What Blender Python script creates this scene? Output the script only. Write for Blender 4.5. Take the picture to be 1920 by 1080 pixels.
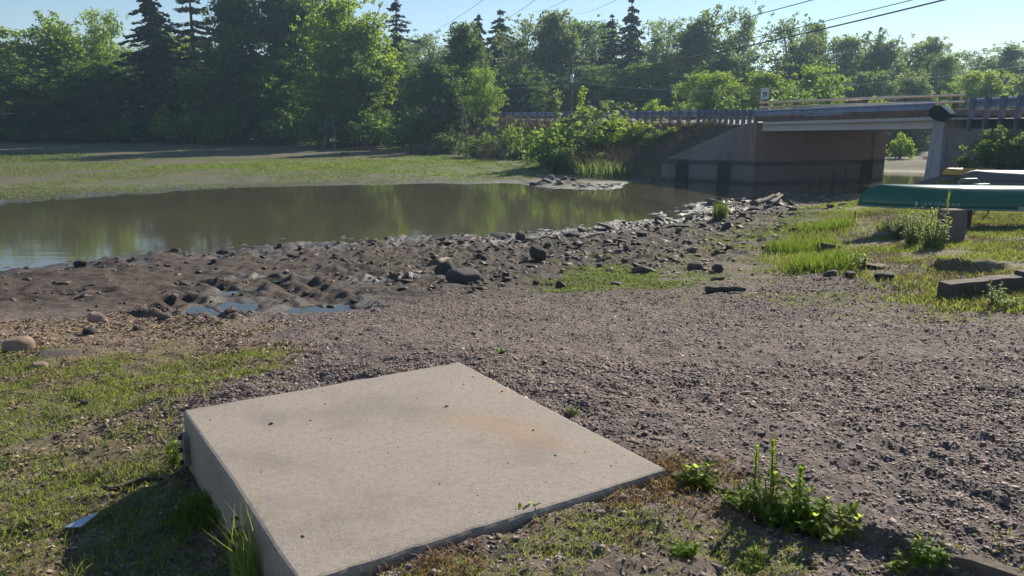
import bpy, math, random
import numpy as np
from mathutils import Vector, Matrix

# ------------------------------------------------------------------ scene, camera, light
scene = bpy.context.scene
for o in list(bpy.data.objects):
    bpy.data.objects.remove(o, do_unlink=True)
C = scene.collection
EYE, F, YH = 2.8, 1450.0, 230.0
PITCH = math.atan((540 - YH) / F)
cam_d = bpy.data.cameras.new('camera')
cam_d.sensor_width = 36.0
cam_d.lens = F / 1920 * 36
cam_d.clip_start = 0.05
cam_d.clip_end = 6000
cam = bpy.data.objects.new('camera', cam_d)
cam.location = (0, 0, EYE)
cam.rotation_euler = (math.pi / 2 - PITCH, 0, 0)
C.objects.link(cam)
scene.camera = cam

SUN_AZ, SUN_EL = math.radians(36), math.radians(29)
world = bpy.data.worlds.new('World')
scene.world = world
world.use_nodes = True
wn = world.node_tree
bg = wn.nodes['Background']
sky = wn.nodes.new('ShaderNodeTexSky')
sky.sky_type = 'NISHITA'
sky.sun_disc = False
sky.sun_elevation = SUN_EL
sky.sun_rotation = SUN_AZ
sky.altitude = 100
sky.air_density = 1.0
sky.dust_density = 0.0
sky.ozone_density = 2.0
wn.links.new(sky.outputs[0], bg.inputs[0])
bg.inputs[1].default_value = 0.067
sd = bpy.data.lights.new('sun', 'SUN')
sd.energy = 4.5
sd.angle = math.radians(0.6)
sd.color = (1.0, 0.90, 0.74)
so = bpy.data.objects.new('sun', sd)
svec = Vector((math.sin(SUN_AZ) * math.cos(SUN_EL), math.cos(SUN_AZ) * math.cos(SUN_EL), math.sin(SUN_EL)))
so.rotation_euler = svec.to_track_quat('Z', 'Y').to_euler()
so.location = (30, 30, 40)
C.objects.link(so)
scene.view_settings.view_transform = 'Standard'
scene.view_settings.look = 'None'
scene.view_settings.gamma = 1
scene.view_settings.exposure = 0.82
scene.cycles.max_bounces = 6
scene.cycles.diffuse_bounces = 3
scene.cycles.transmission_bounces = 3
scene.cycles.volume_bounces = 0
scene.cycles.use_denoising = True
scene.cycles.caustics_reflective = False
scene.cycles.caustics_refractive = False

# ------------------------------------------------------------------ helpers: tracing the photo into the place
cp, sp = math.cos(PITCH), math.sin(PITCH)
def ray(px, py):
    u = (px - 960) / F; v = (540 - py) / F
    return np.array([u, cp + v * sp, -sp + v * cp])
def W(px, py, z):
    r = ray(px, py); t = (z - EYE) / r[2]
    return np.array([0, 0, EYE]) + t * r
def WD(px, py, d):
    r = ray(px, py); return np.array([0, 0, EYE]) + d / r[1] * r
def proj(x, y, z):
    zc = y * cp - (z - EYE) * sp; v = y * sp + (z - EYE) * cp
    return 960 + F * x / zc, 540 - F * v / zc
def sstep(a, b, x):
    t = np.clip((x - a) / (b - a), 0, 1); return t * t * (3 - 2 * t)

def vnoise(x, y, seed=0):
    xi = np.floor(x).astype(np.int64); yi = np.floor(y).astype(np.int64)
    fx = x - xi; fy = y - yi
    fx = fx * fx * (3 - 2 * fx); fy = fy * fy * (3 - 2 * fy)
    def h(a, b):
        n = (a * 374761393 + b * 668265263 + seed * 974711) & 0xffffffff
        n = ((n ^ (n >> 13)) * 1274126177) & 0xffffffff
        n = ((n ^ (n >> 16)) * 2246822519) & 0xffffffff
        return ((n ^ (n >> 15)) & 0xffffff) / 0xffffff
    a = h(xi, yi); b = h(xi + 1, yi); c = h(xi, yi + 1); d = h(xi + 1, yi + 1)
    return (a * (1 - fx) + b * fx) * (1 - fy) + (c * (1 - fx) + d * fx) * fy
def fbm(x, y, seed=0, oct=4):
    s = 0; a = 0.5; t = 0
    for i in range(oct):
        s = s + a * vnoise(x * 2 ** i + 17.3 * i, y * 2 ** i - 9.1 * i, seed + i); t += a; a *= 0.5
    return s / t - 0.5

# ------------------------------------------------------------------ helpers: objects
def tag(o, label=None, cat=None, group=None, kind=None):
    if label: o['label'] = label
    if cat: o['category'] = cat
    if group: o['group'] = group
    if kind: o['kind'] = kind
    return o
def empty(name, loc=(0, 0, 0), rz=0, label=None, cat=None, group=None):
    o = bpy.data.objects.new(name, None)
    o.location = loc; o.rotation_euler = (0, 0, rz); o.empty_display_size = 0.2
    C.objects.link(o)
    return tag(o, label, cat, group)
def fast_mesh(name, verts, faces, attrs=None, smooth=False):
    """verts (n,3); faces: (m,3) or (m,4) array, or list of such arrays"""
    me = bpy.data.meshes.new(name)
    verts = np.asarray(verts, np.float32)
    if not isinstance(faces, list): faces = [faces]
    faces = [np.asarray(f, np.int32) for f in faces if len(f)]
    loops = np.concatenate([f.ravel() for f in faces])
    tot = np.concatenate([np.full(len(f), f.shape[1], np.int32) for f in faces])
    st = np.concatenate([[0], np.cumsum(tot)[:-1]]).astype(np.int32)
    me.vertices.add(len(verts)); me.vertices.foreach_set('co', verts.ravel())
    me.loops.add(len(loops)); me.loops.foreach_set('vertex_index', loops.astype(np.int32))
    me.polygons.add(len(tot)); me.polygons.foreach_set('loop_start', st); me.polygons.foreach_set('loop_total', tot)
    if smooth: me.polygons.foreach_set('use_smooth', np.ones(len(tot), bool))
    me.update(calc_edges=True)
    for k, v in (attrs or {}).items():
        at = me.attributes.new(k, 'FLOAT', 'POINT'); at.data.foreach_set('value', np.asarray(v, np.float32))
    return me
def link(name, me, mat=None, parent=None):
    o = bpy.data.objects.new(name, me); C.objects.link(o)
    if mat:
        me.materials.clear(); me.materials.append(mat)
    if parent: o.parent = parent
    return o

class MB:
    """collects boxes, tubes and loose shapes; build() links them as ONE mesh"""
    def __init__(s): s.v = []; s.f = []
    def add(s, vs, fs):
        b = len(s.v); s.v += [tuple(map(float, v)) for v in vs]; s.f += [tuple(b + i for i in f) for f in fs]; return s
    def box(s, x0, x1, y0, y1, z0, z1):
        return s.hexa([(x0, y0, z0), (x1, y0, z0), (x1, y1, z0), (x0, y1, z0), (x0, y0, z1), (x1, y0, z1), (x1, y1, z1), (x0, y1, z1)])
    def hexa(s, p):
        return s.add(p, [(0, 3, 2, 1), (4, 5, 6, 7), (0, 1, 5, 4), (1, 2, 6, 5), (2, 3, 7, 6), (3, 0, 4, 7)])
    def tube(s, pts, rad, n=8):
        pts = [Vector(p) for p in pts]
        if not hasattr(rad, '__len__'): rad = [rad] * len(pts)
        rings = []
        for i, p in enumerate(pts):
            d = (pts[min(i + 1, len(pts) - 1)] - pts[max(i - 1, 0)]).normalized()
            a = d.orthogonal().normalized() if i == 0 else (a - d * a.dot(d)).normalized()
            b = d.cross(a)
            rings.append([p + (a * math.cos(2 * math.pi * k / n) + b * math.sin(2 * math.pi * k / n)) * rad[i] for k in range(n)])
        vs = [v for r in rings for v in r]; fs = []
        for i in range(len(pts) - 1):
            for k in range(n):
                fs.append((i * n + k, i * n + (k + 1) % n, (i + 1) * n + (k + 1) % n, (i + 1) * n + k))
        fs.append(tuple(range(n))[::-1]); fs.append(tuple((len(pts) - 1) * n + k for k in range(n)))
        return s.add(vs, fs)
    def build(s, name, mat, parent=None, smooth=False, bevel=0):
        me = bpy.data.meshes.new(name); me.from_pydata(s.v, [], s.f); me.update()
        if smooth: me.polygons.foreach_set('use_smooth', np.ones(len(me.polygons), bool))
        o = link(name, me, mat, parent)
        if bevel:
            b = o.modifiers.new('b', 'BEVEL'); b.width = bevel; b.segments = 2; b.limit_method = 'ANGLE'
        return o

# ------------------------------------------------------------------ materials
def mat_new(name):
    m = bpy.data.materials.new(name); m.use_nodes = True
    nt = m.node_tree; b = nt.nodes['Principled BSDF']
    return m, nt, b
def nd(nt, t, **k):
    n = nt.nodes.new(t)
    for a, v in k.items(): setattr(n, a, v)
    return n
def ramp(nt, fac, stops):
    r = nd(nt, 'ShaderNodeValToRGB'); nt.links.new(fac, r.inputs[0])
    e = r.color_ramp.elements
    while len(e) < len(stops): e.new(0.5)
    for i, (p, c) in enumerate(stops):
        e[i].position = p; e[i].color = (*c, 1) if len(c) == 3 else c
    return r.outputs[0]
def mixc(nt, fac, a, b, mode='MIX'):
    m = nd(nt, 'ShaderNodeMix', data_type='RGBA', blend_type=mode)
    for sck, v in ((m.inputs[0], fac), (m.inputs[6], a), (m.inputs[7], b)):
        if isinstance(v, (int, float)): sck.default_value = v
        elif isinstance(v, tuple): sck.default_value = (*v, 1)
        else: nt.links.new(v, sck)
    return m.outputs[2]
def math_n(nt, op, a, b=None, clamp=False):
    m = nd(nt, 'ShaderNodeMath', operation=op); m.use_clamp = clamp
    for i, v in enumerate((a, b)):
        if v is None: continue
        if isinstance(v, (int, float)): m.inputs[i].default_value = v
        else: nt.links.new(v, m.inputs[i])
    return m.outputs[0]
def pos(nt, obj=False):
    if obj: return nd(nt, 'ShaderNodeTexCoord').outputs['Object']
    return nd(nt, 'ShaderNodeNewGeometry').outputs['Position']
def noise(nt, vec, scale, detail=4, rough=0.55, out='Fac'):
    n = nd(nt, 'ShaderNodeTexNoise'); n.inputs['Scale'].default_value = scale
    n.inputs['Detail'].default_value = detail; n.inputs['Roughness'].default_value = rough
    nt.links.new(vec, n.inputs['Vector']); return n.outputs[out]
def voro(nt, vec, scale, out='Color'):
    n = nd(nt, 'ShaderNodeTexVoronoi'); n.inputs['Scale'].default_value = scale
    nt.links.new(vec, n.inputs['Vector']); return n.outputs[out]
def bump(nt, bsdf, h, strength=0.3, dist=0.02):
    b = nd(nt, 'ShaderNodeBump'); b.inputs['Strength'].default_value = strength; b.inputs['Distance'].default_value = dist
    nt.links.new(h, b.inputs['Height']); nt.links.new(b.outputs[0], bsdf.inputs['Normal'])
def attr(nt, name):
    a = nd(nt, 'ShaderNodeAttribute'); a.attribute_name = name; return a.outputs['Fac']

def simple(name, col, rough=0.7, var=0.35, scale=6, metal=0, bmp=0.3, bd=0.01, obj=True, spec=0.5, col2=None):
    m, nt, b = mat_new(name)
    p = pos(nt, obj)
    n = noise(nt, p, scale, 6, 0.65)
    c2 = col2 or tuple(c * (1 - var) for c in col)
    c = ramp(nt, n, [(0.3, c2), (0.7, tuple(min(1, x * (1 + var * 0.5)) for x in col))])
    nt.links.new(c, b.inputs['Base Color'])
    b.inputs['Roughness'].default_value = rough; b.inputs['Metallic'].default_value = metal
    b.inputs['Specular IOR Level'].default_value = spec
    if bmp: bump(nt, b, noise(nt, p, scale * 5, 4), bmp, bd)
    return m

def leaf_mat(name, dark, lite, trans, tw=0.45, rough=0.55):
    m, nt, b = mat_new(name)
    t = attr(nt, 'tint')
    oi = nd(nt, 'ShaderNodeObjectInfo').outputs['Random']
    c = ramp(nt, t, [(0.0, dark), (1.0, lite)])
    hs = nd(nt, 'ShaderNodeHueSaturation')
    nt.links.new(c, hs.inputs['Color'])
    nt.links.new(math_n(nt, 'ADD', math_n(nt, 'MULTIPLY', oi, 0.05), 0.475), hs.inputs['Hue'])
    nt.links.new(math_n(nt, 'ADD', math_n(nt, 'MULTIPLY', oi, 0.5), 0.75), hs.inputs['Value'])
    nt.links.new(hs.outputs[0], b.inputs['Base Color'])
    b.inputs['Roughness'].default_value = rough; b.inputs['Specular IOR Level'].default_value = 0.12
    tr = nd(nt, 'ShaderNodeBsdfTranslucent')
    tc = ramp(nt, t, [(0.0, tuple(x * 0.55 for x in trans)), (1.0, trans)])
    nt.links.new(tc, tr.inputs['Color'])
    mx = nd(nt, 'ShaderNodeMixShader'); mx.inputs[0].default_value = tw
    nt.links.new(b.outputs[0], mx.inputs[1]); nt.links.new(tr.outputs[0], mx.inputs[2])
    nt.links.new(mx.outputs[0], nt.nodes['Material Output'].inputs['Surface'])
    return m

M = {}
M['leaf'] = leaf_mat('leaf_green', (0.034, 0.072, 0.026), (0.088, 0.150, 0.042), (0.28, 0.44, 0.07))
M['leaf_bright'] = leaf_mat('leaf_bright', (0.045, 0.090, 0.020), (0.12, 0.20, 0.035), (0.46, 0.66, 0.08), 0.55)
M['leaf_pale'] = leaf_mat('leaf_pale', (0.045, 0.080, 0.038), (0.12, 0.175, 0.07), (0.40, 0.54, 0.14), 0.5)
M['needle'] = leaf_mat('needles', (0.024, 0.044, 0.024), (0.052, 0.076, 0.036), (0.08, 0.12, 0.035), 0.25)
M['needle_brown'] = leaf_mat('needles_brown', (0.045, 0.038, 0.030), (0.085, 0.07, 0.05), (0.09, 0.07, 0.04), 0.2)
M['reed'] = leaf_mat('reeds_dry', (0.075, 0.060, 0.048), (0.16, 0.125, 0.09), (0.12, 0.09, 0.05), 0.25)
M['grass'] = leaf_mat('grass_blades', (0.050, 0.085, 0.018), (0.19, 0.215, 0.060), (0.38, 0.46, 0.08), 0.48)
M['weed'] = leaf_mat('weed_leaves', (0.055, 0.11, 0.022), (0.15, 0.23, 0.04), (0.62, 0.78, 0.12), 0.62)
M['dryweed'] = leaf_mat('dry_weed', (0.15, 0.085, 0.042), (0.33, 0.22, 0.10), (0.38, 0.23, 0.09), 0.38)
M['bark'] = simple('bark', (0.085, 0.068, 0.055), 0.9, 0.5, 5)
M['bark_pale'] = simple('bark_pale', (0.22, 0.20, 0.17), 0.9, 0.4, 5)
M['stem'] = simple('stem', (0.13, 0.15, 0.05), 0.7, 0.3, 20, bmp=0)
M['rust'] = simple('rusted_steel', (0.15, 0.075, 0.060), 0.85, 0.6, 3, col2=(0.055, 0.042, 0.042))
M['rail_blue'] = simple('weathered_rail', (0.24, 0.28, 0.42), 0.5, 0.3, 3, metal=0.25, bmp=0.05)
M['post_blue'] = simple('guardrail_post', (0.11, 0.13, 0.20), 0.6, 0.3, 5, metal=0.2, bmp=0.05)
M['rail_cream'] = simple('cream_rail', (0.78, 0.62, 0.45), 0.38, 0.15, 3, metal=0.85, bmp=0.0)
M['post_dark'] = simple('dark_post', (0.055, 0.045, 0.045), 0.8, 0.4, 6)
M['timber'] = simple('old_timber', (0.105, 0.080, 0.062), 0.9, 0.5, 9, bmp=0.6)
M['black'] = simple('black_plastic', (0.008, 0.008, 0.010), 0.7, 0.3, 6, bmp=0.1, spec=0.05)
M['white_panel'] = simple('white_panel', (0.50, 0.54, 0.62), 0.5, 0.1, 6, bmp=0)
M['orange'] = simple('orange_stake', (0.75, 0.27, 0.10), 0.6, 0.15, 20, bmp=0)
M['yellow'] = simple('yellow_hull', (0.55, 0.30, 0.02), 0.5, 0.15, 5, bmp=0)
M['greyboat'] = simple('grey_hull', (0.095, 0.09, 0.09), 0.55, 0.25, 4, bmp=0.05)
M['gunwale'] = simple('grey_green_gunwale', (0.16, 0.24, 0.23), 0.35, 0.15, 10, bmp=0)
M['metal'] = simple('dull_metal', (0.28, 0.28, 0.29), 0.45, 0.3, 20, metal=0.6, bmp=0.1)
M['letter'] = simple('pale_lettering', (0.30, 0.36, 0.40), 0.6, 0.15, 20, bmp=0)
M['sticker'] = simple('teal_sticker', (0.28, 0.55, 0.52), 0.6, 0.15, 20, bmp=0)
M['wire'] = simple('wire', (0.035, 0.033, 0.035), 0.6, 0.2, 3, bmp=0)
M['wire_pale'] = simple('wire_pale', (0.30, 0.30, 0.31), 0.5, 0.2, 3, bmp=0)
M['foil'] = simple('pale_blue_litter', (0.50, 0.60, 0.72), 0.35, 0.2, 30, bmp=0.3)
M['asphalt'] = simple('asphalt', (0.30, 0.285, 0.27), 0.9, 0.25, 8, obj=False)
M['bracket'] = simple('bracket_steel', (0.22, 0.20, 0.17), 0.5, 0.4, 25, metal=0.4)

def rock_mat(name, a, b, wet=False):
    m, nt, bs = mat_new(name)
    p = pos(nt, True); oi = nd(nt, 'ShaderNodeObjectInfo').outputs['Random']
    n = noise(nt, p, 3.0, 8, 0.7)
    c = ramp(nt, n, [(0.3, b), (0.72, a)])
    v = math_n(nt, 'ADD', math_n(nt, 'MULTIPLY', oi, 0.7), 0.65)
    hs = nd(nt, 'ShaderNodeHueSaturation'); nt.links.new(c, hs.inputs['Color']); nt.links.new(v, hs.inputs['Value'])
    nt.links.new(hs.outputs[0], bs.inputs['Base Color'])
    bs.inputs['Roughness'].default_value = 0.45 if wet else 0.85
    bump(nt, bs, noise(nt, p, 14, 6, 0.7), 0.6, 0.03)
    return m
M['rock'] = rock_mat('stone', (0.20, 0.165, 0.14), (0.075, 0.062, 0.055))
M['rock_dark'] = rock_mat('dark_stone', (0.10, 0.085, 0.08), (0.030, 0.027, 0.027))
M['rock_tan'] = rock_mat('tan_stone', (0.42, 0.30, 0.22), (0.20, 0.15, 0.12))
M['rubble'] = rock_mat('rubble', (0.24, 0.22, 0.21), (0.08, 0.075, 0.08))

def concrete_mat(name, a, b, stain, sc=1.0, streak=False, obj=False, waterline=None):
    m, nt, bs = mat_new(name)
    p = pos(nt, obj)
    fine = noise(nt, p, 90, 5, 0.8)
    big = noise(nt, p, 1.3 * sc, 5, 0.6)
    c = ramp(nt, fine, [(0.33, b), (0.62, a)])
    c = mixc(nt, math_n(nt, 'MULTIPLY', ramp_f(nt, big, 0.45, 0.7), 0.45), c, stain)
    if streak:
        mp = nd(nt, 'ShaderNodeMapping'); mp.inputs['Scale'].default_value = (2.5, 2.5, 0.15)
        nt.links.new(p, mp.inputs[0])
        st = noise(nt, mp.outputs[0], 2.0, 5, 0.65)
        c = mixc(nt, math_n(nt, 'MULTIPLY', ramp_f(nt, st, 0.45, 0.75), 0.34), c, (0.05, 0.042, 0.045))
        c = mixc(nt, math_n(nt, 'MULTIPLY', ramp_f(nt, noise(nt, p, 3.0, 8, 0.75), 0.48, 0.68), 0.45), c, tuple(0.55 * q for q in b))
    if waterline is not None:
        sx = nd(nt, 'ShaderNodeSeparateXYZ'); nt.links.new(p, sx.inputs[0])
        zz = math_n(nt, 'ADD', sx.outputs[2], math_n(nt, 'MULTIPLY', noise(nt, p, 2.5, 4), 0.10))
        below = ramp_f(nt, zz, waterline + 0.10, waterline + 0.02)
        c = mixc(nt, math_n(nt, 'MULTIPLY', below, 0.55), c, (0.165, 0.142, 0.14))
        band = math_n(nt, 'MULTIPLY', ramp_f(nt, zz, waterline - 0.22, waterline - 0.05), ramp_f(nt, zz, waterline + 0.12, waterline + 0.05))
        c = mixc(nt, math_n(nt, 'MULTIPLY', band, 0.75), c, (0.03, 0.028, 0.03))
        low = ramp_f(nt, zz, 0.30, 0.05)
        c = mixc(nt, math_n(nt, 'MULTIPLY', low, 0.8), c, (0.03, 0.028, 0.025))
    nt.links.new(c, bs.inputs['Base Color']); bs.inputs['Roughness'].default_value = 0.9; bs.inputs['Specular IOR Level'].default_value = 0.2
    bump(nt, bs, noise(nt, p, 60, 6, 0.75), 0.35, 0.006)
    return m
def ramp_f(nt, v, a, b):
    mr = nd(nt, 'ShaderNodeMapRange'); mr.interpolation_type = 'SMOOTHSTEP'
    lo, hi, t0, t1 = (a, b, 0, 1) if a < b else (b, a, 1, 0)
    mr.inputs[1].default_value = lo; mr.inputs[2].default_value = hi; mr.inputs[3].default_value = t0; mr.inputs[4].default_value = t1
    nt.links.new(v, mr.inputs[0]); return mr.outputs[0]
M['bridge'] = concrete_mat('bridge_concrete', (0.30, 0.200, 0.172), (0.190, 0.127, 0.112), (0.21, 0.082, 0.052), 0.6, True, waterline=1.0)
M['wing'] = concrete_mat('wing_concrete', (0.255, 0.212, 0.215), (0.165, 0.136, 0.14), (0.14, 0.10, 0.10), 0.6, True, waterline=1.0)
M['girder'] = concrete_mat('girder_concrete', (0.64, 0.60, 0.62), (0.55, 0.51, 0.53), (0.48, 0.42, 0.42), 0.6, False)
M['pier'] = concrete_mat('pier_concrete', (0.42, 0.40, 0.43), (0.31, 0.29, 0.32), (0.26, 0.23, 0.24), 0.8, True)
M['block'] = concrete_mat('block_concrete', (0.20, 0.16, 0.14), (0.12, 0.10, 0.09), (0.09, 0.06, 0.05), 4, False, True)

# slab: pale fine-grained concrete with an orange rust stain and darker worn patches
def slab_mat():
    m, nt, bs = mat_new('slab_concrete')
    p = pos(nt)
    fine = noise(nt, p, 130, 5, 0.85); mid = noise(nt, p, 38, 5, 0.75); big = noise(nt, p, 2.2, 6, 0.62)
    c = ramp(nt, fine, [(0.30, (0.10, 0.086, 0.076)), (0.50, (0.30, 0.258, 0.222)), (0.70, (0.48, 0.42, 0.36))])
    c = mixc(nt, math_n(nt, 'MULTIPLY', ramp_f(nt, noise(nt, p, 3.1, 5, 0.6), 0.60, 0.40), 0.75), c, (0.335, 0.284, 0.238))
    c = mixc(nt, math_n(nt, 'MULTIPLY', ramp_f(nt, mid, 0.47, 0.62), 0.5), c, (0.20, 0.178, 0.165))
    c = mixc(nt, math_n(nt, 'MULTIPLY', ramp_f(nt, big, 0.47, 0.66), 0.42), c, (0.165, 0.148, 0.140))
    wa = W(930, 785, 1.5)
    def blob(cx, cy, rx, ry, rot):
        mp = nd(nt, 'ShaderNodeMapping', vector_type='TEXTURE')
        mp.inputs['Location'].default_value = (cx, cy, 1.5); mp.inputs['Scale'].default_value = (rx, ry, 1); mp.inputs['Rotation'].default_value = (0, 0, rot)
        nt.links.new(p, mp.inputs[0])
        ln = nd(nt, 'ShaderNodeVectorMath', operation='LENGTH'); nt.links.new(mp.outputs[0], ln.inputs[0])
        d = math_n(nt, 'ADD', ln.outputs['Value'], math_n(nt, 'MULTIPLY', math_n(nt, 'SUBTRACT', noise(nt, p, 5, 5, 0.65), 0.5), 1.3))
        return ramp_f(nt, d, 1.0, 0.15)
    w1, w2, w3 = W(930, 795, 1.5), W(1010, 830, 1.5), W(980, 740, 1.5)
    for w, r, k in ((w1, (0.42, 0.17), 0.36), (w2, (0.30, 0.12), 0.30), (w3, (0.26, 0.07), 0.25)):
        c = mixc(nt, math_n(nt, 'MULTIPLY', blob(w[0], w[1], r[0], r[1], -0.35), k), c, (0.36, 0.21, 0.095))
    vd = voro(nt, p, 34, 'Distance')
    speck = math_n(nt, 'MULTIPLY', ramp_f(nt, vd, 0.10, 0.06), ramp_f(nt, noise(nt, p, 9, 2), 0.56, 0.62))
    c = mixc(nt, math_n(nt, 'MULTIPLY', speck, 0.9), c, (0.035, 0.03, 0.028))
    nt.links.new(c, bs.inputs['Base Color']); bs.inputs['Roughness'].default_value = 0.88
    h = math_n(nt, 'ADD', math_n(nt, 'MULTIPLY', fine, 0.6), mid)
    bump(nt, bs, h, 0.55, 0.004)
    return m
M['slab'] = slab_mat()

def canoe_mat():
    m, nt, b = mat_new('green_canoe_hull')
    p = pos(nt, True)
    c = ramp(nt, noise(nt, p, 2.5, 6, 0.7), [(0.35, (0.006, 0.098, 0.055)), (0.7, (0.010, 0.120, 0.086))])
    sc = nd(nt, 'ShaderNodeMapping'); sc.inputs['Scale'].default_value = (0.6, 12, 12); nt.links.new(p, sc.inputs[0])
    scr = ramp_f(nt, noise(nt, sc.outputs[0], 5, 6, 0.75), 0.62, 0.72)
    c = mixc(nt, math_n(nt, 'MULTIPLY', scr, 0.35), c, (0.10, 0.16, 0.15))
    nt.links.new(c, b.inputs['Base Color']); b.inputs['Roughness'].default_value = 0.15; b.inputs['Specular IOR Level'].default_value = 0.35
    return m
M['canoe'] = canoe_mat()

def water_mat(name, col, rough=0.03, b=0.05):
    m, nt, bs = mat_new(name)
    p = pos(nt)
    c = ramp(nt, noise(nt, p, 0.15, 4), [(0.3, tuple(x * 0.8 for x in col)), (0.7, col)])
    nt.links.new(c, bs.inputs['Base Color'])
    bs.inputs['Roughness'].default_value = rough; bs.inputs['IOR'].default_value = 1.33
    mp = nd(nt, 'ShaderNodeMapping'); mp.inputs['Scale'].default_value = (0.5, 1.6, 1); nt.links.new(p, mp.inputs[0])
    bump(nt, bs, noise(nt, mp.outputs[0], 2.2, 3, 0.5), b, 0.02)
    return m
M['water'] = water_mat('murky_water', (0.092, 0.086, 0.050), 0.05, 0.10)
M['puddle'] = water_mat('puddle_water', (0.045, 0.042, 0.025), 0.02, 0.02)

# ------------------------------------------------------------------ terrain
RU = np.array([-0.327, 0.945]); RU /= np.linalg.norm(RU)     # road direction (away, to the left)
RN = np.array([RU[1], -RU[0]])                                 # across the road, away from us
P0 = np.array([11.5, 36.3]); SPAN = 9.6; RW = 7.0
def rs(x, y):
    dx, dy = x - P0[0], y - P0[1]
    return dx * RU[0] + dy * RU[1], dx * RN[0] + dy * RN[1]
def R3(s, o, z):
    p = P0 + RU * s + RN * o; return (p[0], p[1], z)
def road_z(s):
    s = np.asarray(s, float)
    return np.where(s > 0, 2.70 + 0.45 * np.clip(s / 50, 0, 1.5), 2.70 + 0.18 * np.clip(-s / SPAN, 0, 1.3))

CP = [  # px, py, z : heights read off the photograph
 (-900,1080,1.05),(-300,1080,1.13),(0,1080,1.17),(150,990,1.17),(330,1000,1.20),(430,1080,1.22),(560,1140,1.30),(0,850,1.10),(0,750,1.04),(200,800,1.12),(340,905,1.19),(345,780,1.16),
 (100,700,0.98),(0,650,0.88),(300,660,0.96),(500,680,1.08),(0,600,0.62),(200,600,0.66),(400,620,0.80),(100,550,0.30),(300,540,0.30),(-300,600,0.6),(-300,700,0.9),(-600,850,1.0),
 (430,575,0.48),(600,575,0.48),(480,520,0.20),
 (620,1085,1.42),(760,1030,1.455),(1000,965,1.47),(862,672,1.36),(700,645,1.16),(620,700,1.24),(480,730,1.2),(1060,760,1.44),(1254,885,1.475),(700,560,0.48),(760,500,0.22),(660,470,0.07),
 (1000,640,1.06),(1000,590,0.78),(1000,520,0.40),(1000,470,0.17),(1200,470,0.30),(850,600,0.85),(1200,560,0.70),
 (1400,900,1.46),(1600,1000,1.45),(1600,900,1.46),(1900,1050,1.44),(1900,900,1.44),(2300,1080,1.4),(1900,700,1.32),(1500,720,1.28),(1300,640,1.02),(1500,630,1.06),(1700,630,1.12),(1920,630,1.18),(2300,700,1.3),
 (1500,570,0.80),(1700,560,0.92),(1920,570,1.06),(2300,560,1.2),(1500,480,0.55),(1450,435,0.36),(1400,400,0.16),(1480,395,0.30),(1600,480,0.76),(1600,410,0.66),(1560,375,0.18),(1790,456,0.85),(1920,450,0.90),(1740,405,0.80),(1850,405,0.84),(1960,405,0.86),(2300,450,1.1),
 (1900,342,1.22),(1790,322,1.20),(2100,345,1.3),(1640,372,0.35),(2400,345,1.5),
 # near shore
 (-500,590,0),(-200,548,0),(0,513,0),(90,504,0),(180,493,0),(300,479,0),(400,471,0),(520,462,0),(640,455,0),(760,449,0),(900,446,0),(1000,440,0),(1080,431,0),(1140,424,0),(1225,413,0),(1300,412,0.02),(1335,400,0),(1310,388,0.03),(1400,376,0.03),(1480,368,0),(1560,362,0),(1600,356,0),(1690,348,0),
 # far shore
 (-600,400,0),(-200,388,0),(0,380,0),(100,373,0),(200,366,0),(300,360,0),(400,354,0),(520,350,0),(640,347,0),(760,346,0),(870,344,0),(960,345,0),(1040,350,0.03),(1150,353,0.02),(1180,345,0),(1245,338,0),(1330,341,0),
 # in the water
 (-300,450,-0.35),(0,440,-0.35),(200,420,-0.4),(400,400,-0.4),(600,390,-0.4),(800,390,-0.4),(1000,390,-0.4),(1150,385,-0.3),(1250,375,-0.3),(1330,360,-0.3),(1450,352,-0.35),(1550,346,-0.35),(1640,341,-0.4),(1710,330,-0.2),
 # flats
 (-400,330,0.15),(0,330,0.10),(300,325,0.12),(600,315,0.15),(900,315,0.15),(1000,325,0.12),(1040,320,0.22),(0,300,0.12),(400,298,0.15),(700,300,0.2),(-400,285,0.4),(0,277,0.45),(300,276,0.45),(600,277,0.45),(800,283,0.4),(950,292,0.35),(1100,330,0.15),(1200,320,0.3),(1150,300,0.5),
 (1665,295,0.5),(1710,322,0.0),(1710,300,0.3),(1760,300,0.5),(1500,300,0.4),
]
cps = [tuple(W(a, b, z)) for a, b, z in CP]
for x, y, z in [(-130,130,2.5),(-60,130,2.2),(0,130,2.2),(60,120,1.5),(110,110,2),(130,60,2),(60,40,2.2),(40,20,1.9),(15,0,1.5),(6,-3,1.4),(0,-3,1.35),(-6,-3,1.1),(-15,0,1.0),(-40,20,0.8),(-90,60,0.6),
                (25,48,0.4),(35,70,0.6),(20,60,0.3),(45,60,1.0),(26,30,1.4),(30,22,1.7)]:
    cps.append((x, y, z))
cps = np.array(cps)
def warp(x, y):
    y = np.clip(y, -4, 130); q = y + 6
    return np.clip(x / q, -1.6, 1.6), np.log(q) * 0.9
ca, cb = warp(cps[:, 0], cps[:, 1])
def tps(r2): return 0.5 * r2 * np.log(r2 + 1e-12)
n_ = len(cps)
K = tps((ca[:, None] - ca) ** 2 + (cb[:, None] - cb) ** 2) + np.eye(n_) * 2e-4
A_ = np.zeros((n_ + 3, n_ + 3)); A_[:n_, :n_] = K; A_[:n_, n_] = 1; A_[:n_, n_ + 1] = ca; A_[:n_, n_ + 2] = cb; A_[n_:, :n_] = A_[:n_, n_:].T
coef = np.linalg.solve(A_, np.concatenate([cps[:, 2], np.zeros(3)]))
def base_h(x, y):
    a, b = warp(np.asarray(x, float), np.asarray(y, float))
    s = coef[n_] + coef[n_ + 1] * a + coef[n_ + 2] * b
    for i in range(n_):
        s = s + coef[i] * tps((a - ca[i]) ** 2 + (b - cb[i]) ** 2)
    return s
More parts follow.
